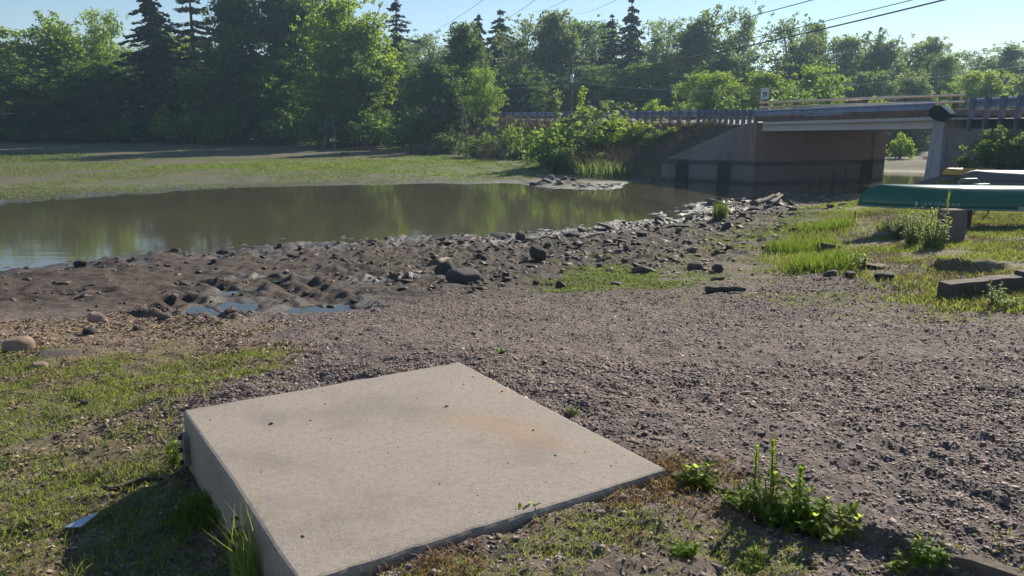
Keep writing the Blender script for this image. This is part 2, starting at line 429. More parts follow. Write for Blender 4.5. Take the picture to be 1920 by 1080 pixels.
def hit(px, py, fn=None):
    """the spot on the ground the photograph shows at this pixel"""
    fn = fn or base_h
    z = 0.8
    for i in range(40):
        p = W(px, min(py, 2000), z); z = 0.6 * z + 0.4 * float(fn(p[0], p[1]))
    return np.array([p[0], p[1], float(fn(p[0], p[1]))])

SLAB_Z = 1.5
slab_q = [W(*q, SLAB_Z) for q in [(340, 768), (862, 677), (1254, 880), (560, 1097)]]
PUD = []
for (px, py, rx, ry, rot) in [(604, 578, 0.46, 0.40, 0.1), (432, 572, 0.30, 0.42, 0.6), (372, 578, 0.12, 0.30, 0.5), (490, 522, 0.45, 0.20, 0.0), (735, 524, 0.45, 0.22, 0.0), (448, 548, 0.3, 0.25, 0.0), (700, 578, 0.13, 0.07, 0.0)]:
    p = hit(px, py); PUD.append([p[0], p[1], p[2], rx, ry, rot])
for P in PUD:
    th = np.linspace(0, 2 * np.pi, 24)
    ex = P[0] + (np.cos(th) * P[3] * math.cos(P[5]) - np.sin(th) * P[4] * math.sin(P[5])) * 1.1
    ey = P[1] + (np.cos(th) * P[3] * math.sin(P[5]) + np.sin(th) * P[4] * math.cos(P[5])) * 1.1
    P[2] = float(base_h(ex, ey).min()) - 0.012
RUTS = []
for a, b, wd, dp in [((318, 566), (412, 606), 0.10, 0.13), ((345, 560), (440, 598), 0.10, 0.13), ((290, 578), (370, 604), 0.09, 0.10), ((500, 520), (600, 566), 0.13, 0.12), ((560, 528), (640, 566), 0.13, 0.10), ((380, 530), (470, 555), 0.1, 0.08), ((640, 500), (760, 530), 0.12, 0.07), ((240, 590), (330, 600), 0.1, 0.08)]:
    RUTS.append((hit(*a)[:2], hit(*b)[:2], wd, dp))
PIT = hit(1806, 503)
ED0, ED1 = hit(1262, 893)[:2], hit(1960, 1092)[:2]; EDD = (ED1 - ED0) / np.linalg.norm(ED1 - ED0); EDN = np.array([EDD[1], -EDD[0]])
if EDN @ (np.array([0, 0]) - ED0) < 0: EDN = -EDN
WG0, WG1 = np.array([11.1, 36.95]), np.array([7.5, 39.1])          # left wing wall
wgd = (WG1 - WG0) / np.linalg.norm(WG1 - WG0); wgn = np.array([wgd[1], -wgd[0]])
if wgn @ (np.zeros(2) - WG0) < 0: wgn = -wgn                       # towards us

def terrain(x, y, micro=True):
    x = np.asarray(x, float); y = np.asarray(y, float)
    z = base_h(x, y)
    z = np.where(y > 130, z + np.clip((y - 130) * 0.05, 0, 14), z)
    z0 = z
    mud = sstep(0.66, 0.36, z) * sstep(36, 30, y)
    for P in PUD:
        dx, dy = x - P[0], y - P[1]; c, s_ = math.cos(P[5]), math.sin(P[5])
        u = (dx * c + dy * s_) / P[3]; v = (-dx * s_ + dy * c) / P[4]
        r = np.sqrt(u * u + v * v) * 0.88 + 0.7 * fbm(x * 4.0, y * 4.0, 5, 3)
        w = sstep(1.35, 0.75, r)
        z = z * (1 - w) + (P[2] - 0.05) * w; mud = mud * (1 - 0.85 * w)
    z = z + 0
    for a, b, wd, dp in RUTS:
        d = b - a; L2 = d @ d
        t = np.clip(((x - a[0]) * d[0] + (y - a[1]) * d[1]) / L2, 0, 1)
        e = np.hypot(x - a[0] - t * d[0], y - a[1] - t * d[1]) + 0.10 * fbm(x * 5, y * 5, 8, 2)
        z = z - 0.8 * dp * np.exp(-(e / wd) ** 2) + 0.42 * dp * np.exp(-((e - 2.0 * wd) / (0.8 * wd)) ** 2)
    r = np.hypot((x - PIT[0]) / 0.34, (y - PIT[1]) / 0.40)
    z = z - 0.42 * np.exp(-r ** 4) + 0.07 * np.exp(-((r - 1.35) / 0.35) ** 2) * (y > PIT[1] - 0.1)
    d_ = (x - ED0[0]) * EDN[0] + (y - ED0[1]) * EDN[1]; t_ = ((x - ED0[0]) * EDD[0] + (y - ED0[1]) * EDD[1])
    z = z - 0.055 * sstep(0.0, 0.04, d_) * sstep(0.9, 0.3, d_) * sstep(0.1, 0.5, t_) * (t_ < 4)
    # embankment that carries the road
    s, o = rs(x, y)
    rz = road_z(s) - 0.06 + 0.17 * np.clip(o / RW, 0, 1)
    emb = np.where(o < 0, rz - np.clip(-o - 0.5, 0, 99) / 1.55, np.where(o > RW, rz - np.clip(o - RW - 0.5, 0, 99) / 1.55, rz))
    emb = emb + 0.12 * fbm(x * 1.2, y * 1.2, 3, 3) * ((o < -0.6) | (o > RW + 0.6))
    chan = (s < 0.15) & (s > -SPAN - 0.15)
    front = ((x - WG0[0]) * wgn[0] + (y - WG0[1]) * wgn[1]) > -0.15
    left_ok = (s >= 0.15 + np.clip(o - RW + 0.3, 0, 99) * 1.5) & ~(front & (s < 9) & (o < 0.3))
    right_ok = (s <= -SPAN - 0.15) & (s > -60)
    rr = np.where(o < 0.5, np.where(s > -12.6, -9.0, rz - 0.35 - np.clip(-o - 0.3, 0, 99) / 1.3), emb)
    z = np.where(left_ok & (s < 110), np.maximum(z, emb), z)
    z = np.where(right_ok, np.maximum(z, rr), z)
    z = np.where(chan & (o > -1.5) & (o < RW + 1.5), np.minimum(z, -0.3), z)
    if micro:
        fade = np.clip(12.0 / np.maximum(y, 1), 0, 1)
        z = z + mud * (0.10 * fbm(x * 1.5, y * 1.5, 11, 3) + 0.16 * np.maximum(fbm(x * 4, y * 4, 13, 3), -0.03) + 0.07 * fbm(x * 11, y * 11, 15, 3) + 0.07 * (0.5 - abs(2 * vnoise(x * 3.1, y * 3.1, 17) - 1)) * sstep(0.45, 0.6, vnoise(x * 0.7, y * 0.7, 19)))
        near = sstep(24, 6, y)
        z = z + (1 - mud) * near * (0.085 * fbm(x * 1.3, y * 1.3, 21, 3) + 0.05 * fbm(x * 6, y * 6, 23, 3) + 0.036 * fbm(x * 19, y * 19, 25, 3))
        z = z + (1 - near) * 0.08 * fbm(x * 0.5, y * 0.5, 31, 4)
        # keep the ground out of the slab's top
        inside = in_poly(x, y, np.array([q[:2] for q in slab_q]))
        z = np.where(inside, np.minimum(z, SLAB_Z - 0.08), z)
        edge = poly_dist(x, y, np.array([q[:2] for q in slab_q]))
        z = np.where((edge < 0.12) & ~inside, np.minimum(z, SLAB_Z - 0.02), z)
    return z
def in_poly(x, y, P):
    ins = np.zeros(np.shape(x), bool)
    for i in range(len(P)):
        x1, y1 = P[i]; x2, y2 = P[(i + 1) % len(P)]
        c = ((y1 > y) != (y2 > y)) & (x < (x2 - x1) * (y - y1) / (y2 - y1 + 1e-12) + x1); ins ^= c
    return ins
def poly_dist(x, y, P):
    d = np.full(np.shape(x), 1e9)
    for i in range(len(P)):
        a = P[i]; b = P[(i + 1) % len(P)]; e = b - a
        t = np.clip(((x - a[0]) * e[0] + (y - a[1]) * e[1]) / (e @ e), 0, 1)
        d = np.minimum(d, np.hypot(x - a[0] - t * e[0], y - a[1] - t * e[1]))
    return d
def patch(poly_px, soft=0.25):
    """soft-edged ground patch; its outline is traced onto the ground, softness grows with patch distance"""
    P = np.array([hit(*q)[:2] for q in poly_px])
    Pa = np.stack(warp(P[:, 0], P[:, 1]), 1)
    def f(x, y):
        a, b = warp(x, y)
        d = poly_dist(a, b, Pa); ins = in_poly(a, b, Pa)
        sd_ = np.where(ins, d, -d)
        n = 0.07 * fbm(x * 0.9, y * 0.9, 41, 4) + 0.07 * fbm(a * 22, b * 22, 43, 4)
        return sstep(-soft * 0.1, soft * 0.1, sd_ + n)
    return f
P_grassL = patch([(-900, 700), (0, 655), (120, 690), (300, 655), (450, 668), (580, 690), (480, 725), (340, 768), (345, 910), (560, 1100), (560, 1300), (-900, 1300)])
P_litter = patch([(-900, 610), (0, 602), (220, 600), (430, 598), (560, 640), (560, 700), (380, 668), (120, 690), (-900, 730)])
P_grassR = patch([(1560, 372), (1620, 360), (1800, 338), (2100, 335), (2500, 400), (2500, 620), (1920, 590), (1760, 590), (1640, 530), (1510, 510), (1470, 460), (1520, 400)])
P_bare = patch([(1610, 395), (1720, 390), (1650, 430), (1640, 500), (1570, 510), (1540, 470), (1590, 420)], 0.3)
P_lush = patch([(1600, 375), (1640, 385), (1560, 440), (1530, 500), (1600, 510), (1480, 505), (1490, 440), (1540, 400)], 0.3)
P_sparse = patch([(1000, 510), (1080, 490), (1250, 500), (1330, 440), (1480, 392), (1560, 372), (1500, 470), (1560, 520), (1760, 560), (1920, 590), (2400, 620), (2400, 640), (1920, 622), (1600, 600), (1350, 555), (1100, 560)], 0.4)
P_flatA = patch([(170, 318), (480, 302), (640, 300), (860, 290), (960, 300), (1032, 305), (1025, 326), (860, 332), (640, 322), (400, 318)], 0.2)
P_flatB = patch([(-500, 288), (0, 286), (150, 290), (175, 300), (0, 306), (-500, 306)], 0.2)
P_flatC = patch([(-500, 350), (0, 345), (250, 345), (420, 340), (330, 357), (0, 378), (-500, 385)], 0.25)
P_moss = patch([(1000, 545), (1010, 515), (1060, 495), (1090, 480), (1130, 490), (1180, 500), (1240, 505), (1300, 520), (1260, 545), (1130, 552)], 0.3)
P_moss2 = patch([(1340, 460), (1380, 430), (1440, 408), (1520, 392), (1560, 385), (1520, 420), (1460, 445), (1400, 470)], 0.3)
P_band = patch([(600, 465), (760, 450), (1000, 441), (1225, 415), (1330, 400), (1330, 375), (1490, 366), (1560, 380), (1490, 410), (1420, 450), (1330, 520), (1100, 500), (980, 545), (760, 545)], 0.4)
P_front = patch([(640, 1085), (900, 1000), (1254, 888), (1420, 950), (1600, 1000), (1800, 1050), (1950, 1100), (1900, 1300), (640, 1300)], 0.3)
P_frontdry = patch([(640, 1085), (900, 1005), (1254, 886), (1330, 915), (1240, 945), (1000, 1010), (820, 1085)], 0.3)

# ------------------------------------------------------------------ ground sheet
def graded(lo, hi, s0, k, c0=0.0):
    out = [0.0]; d = 0.0
    while d < max(abs(lo), abs(hi)):
        d += max(s0, k * (d - c0)); out.append(d)
    out = np.array(out); return np.unique(np.concatenate([-out[1:][out[1:] <= abs(lo) * 1.05], out[out <= hi * 1.05]]))
ys = [-6.0]
while ys[-1] < 2500:
    d = ys[-1]
    ys.append(d + (0.30 if d < 0.8 else max(0.022, 0.0060 * d if d < 45 else 0.012 * d if d < 130 else 0.08 * d)))
ys = np.array(ys)
xs = graded(-1500, 1500, 0.024, 0.0125, 1.5)
GX, GY = np.meshgrid(xs, ys)
gx, gy = GX.ravel(), GY.ravel()
gz = terrain(gx, gy)
nx, ny = len(xs), len(ys)
idx = np.arange(nx * ny).reshape(ny, nx)
quads = np.stack([idx[:-1, :-1].ravel(), idx[:-1, 1:].ravel(), idx[1:, 1:].ravel(), idx[1:, :-1].ravel()], 1)
bz = base_h(gx, gy)
a_g = P_grassL(gx, gy) * 0.9 + P_front(gx, gy) * 0.45
grR = P_grassR(gx, gy); bare = P_bare(gx, gy)
a_g = np.clip(a_g + grR * (1 - 0.75 * bare) + 0.55 * P_sparse(gx, gy), 0, 1)
a_green = np.clip(P_flatA(gx, gy) + 0.8 * P_flatC(gx, gy) * (0.5 + 0.5 * (vnoise(gx * .3, gy * .6, 4))), 0, 1)
a_dark = P_flatB(gx, gy)
a_dry = np.clip(P_litter(gx, gy) * 0.9 + P_frontdry(gx, gy) * 0.8, 0, 1)
a_mud = sstep(0.70, 0.40, bz + 0.12 * fbm(gx * 1.2, gy * 1.2, 51, 4)) * sstep(36, 30, gy)
a_wet = sstep(0.13, 0.02, gz + 0.05 * fbm(gx * 2, gy * 2, 52, 3)) * sstep(55, 30, gy)
for P in PUD:
    r = np.hypot((gx - P[0]) / P[3], (gy - P[1]) / P[4]); a_wet = np.maximum(a_wet, sstep(2.4, 1.2, r + fbm(gx * 3, gy * 3, 6, 3)) * 0.85)
rs_s, rs_o = rs(gx, gy)
a_flat = sstep(28, 38, gy)
a_forest = np.maximum(sstep(86, 92, gy), sstep(0.75, 1.1, gz) * sstep(33, 40, gy))

def ground_mat():
    m, nt, bs = mat_new('ground')
    p = pos(nt)
    g, gr, dk, dry, mud, wet, flat, fo = [attr(nt, k) for k in ('m_grass', 'm_green', 'm_dark', 'm_dry', 'm_mud', 'm_wet', 'm_flat', 'm_forest')]
    # gravel: chips of crushed stone
    mp = nd(nt, 'ShaderNodeMapping'); mp.inputs['Scale'].default_value = (1, 1, 0.4); nt.links.new(p, mp.inputs[0])
    v1 = voro(nt, mp.outputs[0], 42, 'Color'); v2 = voro(nt, mp.outputs[0], 75, 'Color')
    s1 = nd(nt, 'ShaderNodeSeparateColor'); nt.links.new(v1, s1.inputs[0])
    s2 = nd(nt, 'ShaderNodeSeparateColor'); nt.links.new(v2, s2.inputs[0])
    t = math_n(nt, 'ADD', math_n(nt, 'MULTIPLY', s1.outputs[0], 0.6), math_n(nt, 'MULTIPLY', s2.outputs[0], 0.4))
    c_gr = ramp(nt, t, [(0.12, (0.055, 0.042, 0.039)), (0.45, (0.135, 0.104, 0.096)), (0.75, (0.24, 0.186, 0.17)), (0.97, (0.36, 0.30, 0.27))])
    big = noise(nt, p, 0.8, 6, 0.65)
    c_gr = mixc(nt, math_n(nt, 'MULTIPLY', ramp_f(nt, big, 0.45, 0.65), 0.5), c_gr, (0.095, 0.073, 0.066))
    c_gr = mixc(nt, math_n(nt, 'MULTIPLY', ramp_f(nt, noise(nt, p, 2.7, 5), 0.55, 0.7), 0.35), c_gr, (0.20, 0.15, 0.115))
    n3 = noise(nt, p, 6, 6, 0.7)
    c_mud = ramp(nt, n3, [(0.32, (0.022, 0.016, 0.014)), (0.5, (0.066, 0.048, 0.039)), (0.70, (0.145, 0.112, 0.088))])
    n4 = noise(nt, p, 1.1, 6, 0.6)
    c_mud = mixc(nt, math_n(nt, 'MULTIPLY', ramp_f(nt, n4, 0.52, 0.68), 0.6), c_mud, (0.105, 0.066, 0.055))
    st = nd(nt, 'ShaderNodeMapping'); st.inputs['Scale'].default_value = (0.35, 1.0, 1); nt.links.new(p, st.inputs[0])
    nf = noise(nt, st.outputs[0], 2.2, 8, 0.8)
    c_fl = ramp(nt, nf, [(0.36, (0.050, 0.042, 0.028)), (0.46, (0.115, 0.098, 0.062)), (0.55, (0.105, 0.115, 0.050)), (0.68, (0.19, 0.165, 0.11))])
    c_gs = ramp(nt, noise(nt, p, 14, 6, 0.8), [(0.34, (0.045, 0.040, 0.028)), (0.48, (0.15, 0.122, 0.070)), (0.58, (0.23, 0.19, 0.10)), (0.70, (0.15, 0.17, 0.055))])
    c_dry = ramp(nt, noise(nt, p, 24, 5, 0.75), [(0.32, (0.09, 0.062, 0.042)), (0.5, (0.22, 0.155, 0.095)), (0.68, (0.36, 0.27, 0.17))])
    c_green = ramp(nt, noise(nt, st.outputs[0], 2.5, 5, 0.7), [(0.35, (0.085, 0.095, 0.040)), (0.55, (0.13, 0.175, 0.045)), (0.75, (0.17, 0.22, 0.06))])
    c_forest = ramp(nt, noise(nt, p, 2, 5), [(0.3, (0.035, 0.032, 0.018)), (0.7, (0.075, 0.065, 0.040))])
    nb = noise(nt, p, 5.5, 6, 0.7)
    def brk(f, lo=0.35):   # breaks a patch up at its thin places
        return math_n(nt, 'MULTIPLY', f, ramp_f(nt, math_n(nt, 'ADD', nb, math_n(nt, 'MULTIPLY', f, 0.4)), lo + 0.17, lo + 0.35))
    c = mixc(nt, mud, c_gr, c_mud)
    c = mixc(nt, flat, c, c_fl)
    c = mixc(nt, brk(dry), c, c_dry)
    c = mixc(nt, brk(g), c, c_gs)
    c = mixc(nt, math_n(nt, 'MULTIPLY', gr, ramp_f(nt, nf, 0.36, 0.52)), c, c_green)
    c = mixc(nt, math_n(nt, 'MULTIPLY', dk, 0.85), c, (0.045, 0.085, 0.025))
    c = mixc(nt, fo, c, c_forest)
    c = mixc(nt, math_n(nt, 'MULTIPLY', wet, 0.62), c, (0.040, 0.034, 0.033))
    nt.links.new(c, bs.inputs['Base Color'])
    ro = nd(nt, 'ShaderNodeMapRange'); nt.links.new(wet, ro.inputs[0]); ro.inputs[3].default_value = 0.92; ro.inputs[4].default_value = 0.30
    nt.links.new(ro.outputs[0], bs.inputs['Roughness'])
    h = math_n(nt, 'ADD', math_n(nt, 'MULTIPLY', t, 0.6), math_n(nt, 'MULTIPLY', noise(nt, p, 30, 6, 0.75), 1.2))
    bump(nt, bs, h, 0.75, 0.03)
    return m
M['ground'] = ground_mat()
me = fast_mesh('ground', np.stack([gx, gy, gz], 1), quads, dict(m_grass=a_g, m_green=a_green, m_dark=a_dark, m_dry=a_dry, m_mud=a_mud, m_wet=a_wet, m_flat=a_flat * (1 - a_mud), m_forest=a_forest), smooth=True)
tag(link('ground', me, M['ground']), kind='structure')
del GX, GY, idx, quads

# quick height lookup on the finished sheet
GZ = gz.reshape(ny, nx)
def T(x, y):
    x = np.asarray(x, float); y = np.asarray(y, float)
    i = np.clip(np.searchsorted(xs, x) - 1, 0, nx - 2); j = np.clip(np.searchsorted(ys, y) - 1, 0, ny - 2)
    fx = np.clip((x - xs[i]) / (xs[i + 1] - xs[i]), 0, 1); fy = np.clip((y - ys[j]) / (ys[j + 1] - ys[j]), 0, 1)
    return (GZ[j, i] * (1 - fx) + GZ[j, i + 1] * fx) * (1 - fy) + (GZ[j + 1, i] * (1 - fx) + GZ[j + 1, i + 1] * fx) * fy
def spot(px, py): return hit(px, py, T)

# water sheet, puddles
wv = [(-160, 5, 0), (34, 5, 0), (60, 62, 0), (-160, 95, 0)]
tag(link('water', fast_mesh('water', wv, np.array([[0, 1, 2, 3]])), M['water']), kind='structure')
for P in PUD:
    th = np.linspace(0, 2 * np.pi, 40, endpoint=False); c, s_ = math.cos(P[5]), math.sin(P[5])
    k = 1.12
    vs = np.stack([P[0] + (np.cos(th) * P[3] * c - np.sin(th) * P[4] * s_) * k, P[1] + (np.cos(th) * P[3] * s_ + np.sin(th) * P[4] * c) * k, np.full(40, P[2])], 1)
    mb = MB(); mb.add(vs, [tuple(range(40))]); tag(mb.build('puddle', M['puddle']), kind='structure')

# road sheet
ss = np.concatenate([np.linspace(-60, -SPAN - 0.1, 30), np.linspace(-SPAN, 0, 6), np.linspace(0.1, 115, 50)])
vs = []; fs = []
for i, s in enumerate(ss):
    for o in (-0.35, 3.5, RW + 0.35):
        vs.append(R3(s, o, float(road_z(s)) + 0.17 * np.clip(o / RW, 0, 1)))
    if i:
        for k in range(2): fs.append(((i - 1) * 3 + k, (i - 1) * 3 + k + 1, i * 3 + k + 1, i * 3 + k))
mb = MB(); mb.add(vs, fs); tag(mb.build('road', M['asphalt']), kind='structure')

# ------------------------------------------------------------------ bridge
br = empty('road_bridge', (P0[0], P0[1], 0), 0, 'low concrete road bridge over the water, with rust stained deck edge and dark abutment', 'bridge')
bi = Matrix.Translation((-P0[0], -P0[1], 0))
def zt(s): return 0.17 * min(max(-s / SPAN, 0), 1.06)
class SB(MB):
    def sbox(s_, s0, s1, o0, o1, z0, z1, tilt=True):
        f = zt if tilt else (lambda s: 0)
        p = []
        for top in (0, 1):
            for (s, o) in ((s0, o0), (s1, o0), (s1, o1), (s0, o1)):
                q = R3(s, o, (z1 if top else z0) + f(s)); p.append((q[0] - P0[0], q[1] - P0[1], q[2]))
        return s_.hexa(p)
SB().sbox(-SPAN + 0.02, -0.02, -0.02, 0.55, 2.42, 2.846).build('girder', M['girder'], br, bevel=0.01)
SB().sbox(-SPAN + 0.02, -0.02, 6.4, 7.0, 2.40, 2.846).build('girder', M['girder'], br, bevel=0.01)
SB().sbox(-SPAN - 0.25, 0.25, -0.14, 7.15, 2.85, 3.085).build('deck', M['rust'], br, bevel=0.015)
SB().sbox(0.0, 0.62, -0.32, 7.3, -0.6, 2.80, False).build('abutment', M['bridge'], br, bevel=0.03)
mb = SB()
q = [R3(-SPAN - 0.06, -0.24, 2.97), R3(-SPAN - 0.50, -0.24, 2.97), R3(-SPAN - 0.50, 7.3, 2.97), R3(-SPAN - 0.06, 7.3, 2.97)]
ql = [R3(-SPAN + 0.04, -0.34, 0.4), R3(-SPAN - 0.62, -0.34, 0.4), R3(-SPAN - 0.62, 7.3, 0.4), R3(-SPAN + 0.04, 7.3, 0.4)]
mb.hexa([(a[0] - P0[0], a[1] - P0[1], a[2]) for a in ql + q])
mb.build('abutment', M['pier'], br, bevel=0.03)
# splayed wing wall with a sloping top, drawn as a thick prism
def prism(pts, n, th):
    """pts: outline in 3D (one face), extruded by th along n"""
    k = len(pts); b = [(p[0] - n[0] * th, p[1] - n[1] * th, p[2]) for p in pts]
    mbp = MB(); mbp.add(list(pts) + b, [tuple(range(k)), tuple(range(2 * k - 1, k - 1, -1))] + [(i, k + i, k + (i + 1) % k, (i + 1) % k) for i in range(k)])
    return mbp
d0, d1 = WG0 - P0, WG1 - P0
mid = lambda t: d0 + (d1 - d0) * t
prism([(*d0, -0.5), (*d1, -0.4), (*d1, 0.98), (*mid(0.92), 1.10), (*mid(0.10), 2.66), (*d0, 2.80)], wgn, 0.38).build('wing_wall', M['wing'], br, bevel=0.02)
prism([(*(mid(0.0) + wgn * 0.10), -0.5), (*(mid(1.0) + wgn * 0.10), -0.4), (*(mid(1.0) + wgn * 0.10), 0.90), (*(mid(0.0) + wgn * 0.10), 0.94)], wgn, 0.095).build('footing', M['wing'], br, bevel=0.02)
SB().sbox(-SPAN - 0.50, -SPAN - 3.2, -0.06, 0.4, 0.6, 2.62, False).build('wing_wall', M['wing'], br, bevel=0.02)
# dark pointed fender piles against the wall
M['pile'] = simple('tarred_pile', (0.022, 0.018, 0.018), 0.9, 0.4, 5, spec=0.1)
def pile(p, w, zt_):
    mbp = MB(); x, y = p; n = 14
    prof = [(-w, -0.5), (-w, zt_ - 0.22), (-w * 0.62, zt_ - 0.06), (-w * 0.25, zt_), (w * 0.25, zt_), (w * 0.62, zt_ - 0.06), (w, zt_ - 0.22), (w, -0.5)]
    return prism([(x + wgd[0] * a, y + wgd[1] * a, z) for a, z in prof], wgn, 0.25)
for (px, py), w, h in (((1294, 338), 0.30, 1.02), ((1373, 345), 0.28, 1.02)):
    t = 0.735 if px < 1300 else 0.245
    c = mid(t) + wgn * 0.34
    pile(c, w, h).build('fender_pile', M['pile'], br, bevel=0.03)
for o in (5.9,):
    mbp = SB(); mbp.sbox(-0.22, -0.003, o, o + 0.55, -0.5, 1.0, False); mbp.build('fender_pile', M['pile'], br, bevel=0.06)
# pilaster strips on the near abutment corner and the inner wall
SB().sbox(-0.06, -0.002, 0.05, 0.75, -0.5, 2.40, False).build('pilaster', M['bridge'], br, bevel=0.02)
SB().sbox(-0.06, -0.002, 6.5, 7.28, -0.5, 2.40, False).build('pilaster', M['bridge'], br, bevel=0.02)
# corrugated steel band along the deck edge
def wbeam(s0, s1, o, z0, z1, zf, face=-1, n=10):
    prof = [(0.0, 0.0), (0.05, 0.10), (0.05, 0.28), (0.0, 0.42), (0.0, 0.58), (0.05, 0.72), (0.05, 0.90), (0.0, 1.0)]
    mbp = MB(); k = len(prof); ss_ = np.linspace(s0, s1, n + 1)
    for i, s in enumerate(ss_):
        for off in (0, 0.012):
            for (d, t) in prof:
                q = R3(s, o + face * d - face * off, z0 + (z1 - z0) * t + zf(s)); mbp.v.append((q[0] - P0[0], q[1] - P0[1], q[2]))
    for i in range(n):
        b0, b1 = i * 2 * k, (i + 1) * 2 * k
        for j in range(k - 1):
            mbp.f.append((b0 + j, b1 + j, b1 + j + 1, b0 + j + 1)); mbp.f.append((b0 + k + j, b0 + k + j + 1, b1 + k + j + 1, b1 + k + j))
        mbp.f.append((b0, b0 + k, b1 + k, b1)); mbp.f.append((b0 + k - 1, b1 + k - 1, b1 + 2 * k - 1, b0 + 2 * k - 1))
    return mbp
wbeam(-SPAN - 0.1, 0.35, -0.20, 3.10, 3.37, lambda s: zt(s) * 0.7).build('edge_rail', M['rail_blue'], br)
# patched lower lip under the band
SB().sbox(-5.3, -3.0, -0.175, -0.142, 3.02, 3.075).build('patch_plate', M['rail_blue'], br)
# far railing: dark posts and two pale rails
rl = empty('railing', (0, 0, 0)); rl.parent = br
for i in range(6):
    s = -3.94 + i * 2.65; p = R3(s, RW + 0.05, 0)
    MB().box(p[0] - P0[0] - 0.10, p[0] - P0[0] + 0.10, p[1] - P0[1] - 0.10, p[1] - P0[1] + 0.10, 2.7, 4.09).build('post', M['post_dark'], rl, bevel=0.01)
for zc in (3.975, 3.69):
    a, b = R3(-4.5, RW - 0.12, zc), R3(9.6, RW - 0.12, zc)
    MB().tube([(a[0] - P0[0], a[1] - P0[1], zc), (b[0] - P0[0], b[1] - P0[1], zc)], 0.062, 12).build('rail', M['rail_cream'], rl, True)

# guardrails on the approaches: thing > rail, posts
def guardrail(s_posts, s0, s1, label):
    g = empty('guardrail', R3(s0, 0, 0), 0, label, 'guardrail')
    off = Vector(R3(s0, 0, 0)) - Vector((P0[0], P0[1], 0))
    def put(mbp, name, mat):
        mbp.v = [(v[0] - off.x, v[1] - off.y, v[2]) for v in mbp.v]; return mbp.build(name, mat, g)
    zf = lambda s: float(road_z(s)) - 2.70
    put(wbeam(s0, s1, 0.14, 3.06, 3.37, zf, -1, 40), 'rail', M['rail_blue'])
    for s in s_posts:
        z = zf(s); mbp = SB()
        mbp.sbox(s - 0.05, s + 0.05, -0.14, 0.04, 2.3 + z, 3.40 + z, False)
        put(mbp, 'post', M['post_blue'])
posts = list(np.arange(0.45, 5, 0.476)) + list(np.arange(5.3, 23, 0.953)) + list(np.arange(23.2, 62, 1.905))
guardrail(posts, 0.36, 62, 'long blue-grey guardrail with close posts running left of the bridge along the road')
guardrail([-10.95, -11.5, -12.05, -12.6, -13.15, -13.7, -14.5, -15.5], -10.6, -17, 'short blue-grey guardrail right of the bridge above the dark bushes')

# bulky black object with a pale sloping top at the bridge end
p = R3(-SPAN - 0.55, -0.45, 0)
bo = empty('barrel_cover', (p[0], p[1], 2.95), 0, 'bulky black object with a pale sloping top at the right end of the bridge deck', 'black cover')
prof = [(-0.48, 0.34), (-0.30, 0.52), (0.12, 0.54), (0.52, 0.20), (0.44, 0.02), (0.10, -0.16), (-0.22, -0.10), (-0.46, 0.10)]
bo.rotation_euler = (0, 0, math.radians(-32)); bo.scale = (0.78, 0.78, 0.80)
prism([(a, -0.3, b) for a, b in prof], (0, -1), 0.62).build('body', M['black'], bo, bevel=0.05)
prism([(-0.04, -0.31, 0.50), (0.38, -0.31, 0.15), (0.52, -0.31, 0.19), (0.11, -0.31, 0.53)], (0, -1), 0.035).build('top_panel', M['white_panel'], bo, bevel=0.008)

# small road sign beyond the far railing
p = WD(1433, 192, 47.5)
sg = empty('road_sign', (p[0], p[1], 2.8), 0, 'small pale square road sign with a dark mark above the left end of the railing', 'sign')
MB().box(-0.03, 0.03, 0, 0.05, -0.6, 2.05).build('post', M['metal'], sg)
MB().box(-0.24, 0.24, -0.02, 0, 1.38, 2.02).build('panel', M['white_panel'], sg)
mb = MB(); mb.box(-0.13, 0.11, -0.026, -0.021, 1.70, 1.78); mb.box(-0.10, -0.02, -0.026, -0.021, 1.48, 1.70); mb.box(0.04, 0.12, -0.026, -0.021, 1.52, 1.70)
mb.build('mark', M['post_dark'], sg)

# ------------------------------------------------------------------ concrete slab
ctr = sum(slab_q) / 4
sl = empty('concrete_slab', (ctr[0], ctr[1], SLAB_Z - 0.5), 0, 'big pale square concrete slab with an orange stain, raised above the grass at its left', 'slab')
def slab_mesh():
    rng = np.random.default_rng(4)
    # perimeter loop, fine, with a slightly chipped edge; top lies at SLAB_Z
    per = []
    for i in range(4):
        a, b = slab_q[i][:2] - ctr[:2], slab_q[(i + 1) % 4][:2] - ctr[:2]
        for t in np.linspace(0, 1, 60, endpoint=False): per.append(a + (b - a) * t)
    per = np.array(per); n = len(per)
    cen = per.mean(0); r = np.linalg.norm(per - cen, axis=1, keepdims=True); u = (per - cen) / r
    # rounded plan corners come out of the inset loops
    arc = np.arange(n) * 0.1
    chip = np.clip(vnoise(arc * 2.3, arc * 0, 3) - 0.76, 0, 1) * 0.045 + 0.002 * vnoise(arc * 9, arc * 0, 7)
    rows = [(0.0, -0.55, 0), (0.0, -0.02, 1), (0.003, -0.012, 1), (0.010, -0.003, 1), (0.022, 0.0, 1)]
    V = []
    for ins, z, c in rows:
        V.append(np.column_stack([per - u * (ins + 0.006 * (vnoise(arc * 0.9, arc * 0, 12)[:, None] - 0.5) + chip[:, None] * c * (1 if z < 0 else 0.6)), np.full(n, z)]))
    F_ = []
    for k in range(len(rows) - 1):
        for i in range(n):
            j = (i + 1) % n; F_.append((k * n + i, k * n + j, (k + 1) * n + j, (k + 1) * n + i))
    V = np.concatenate(V); F_.append(tuple(range((len(rows) - 1) * n, len(rows) * n)))
    mb = MB(); V[:, 2] += 0.5
    mb.add(V, [f[::-1] if False else f for f in F_]); return mb
o = slab_mesh().build('slab_body', M['slab'], sl)
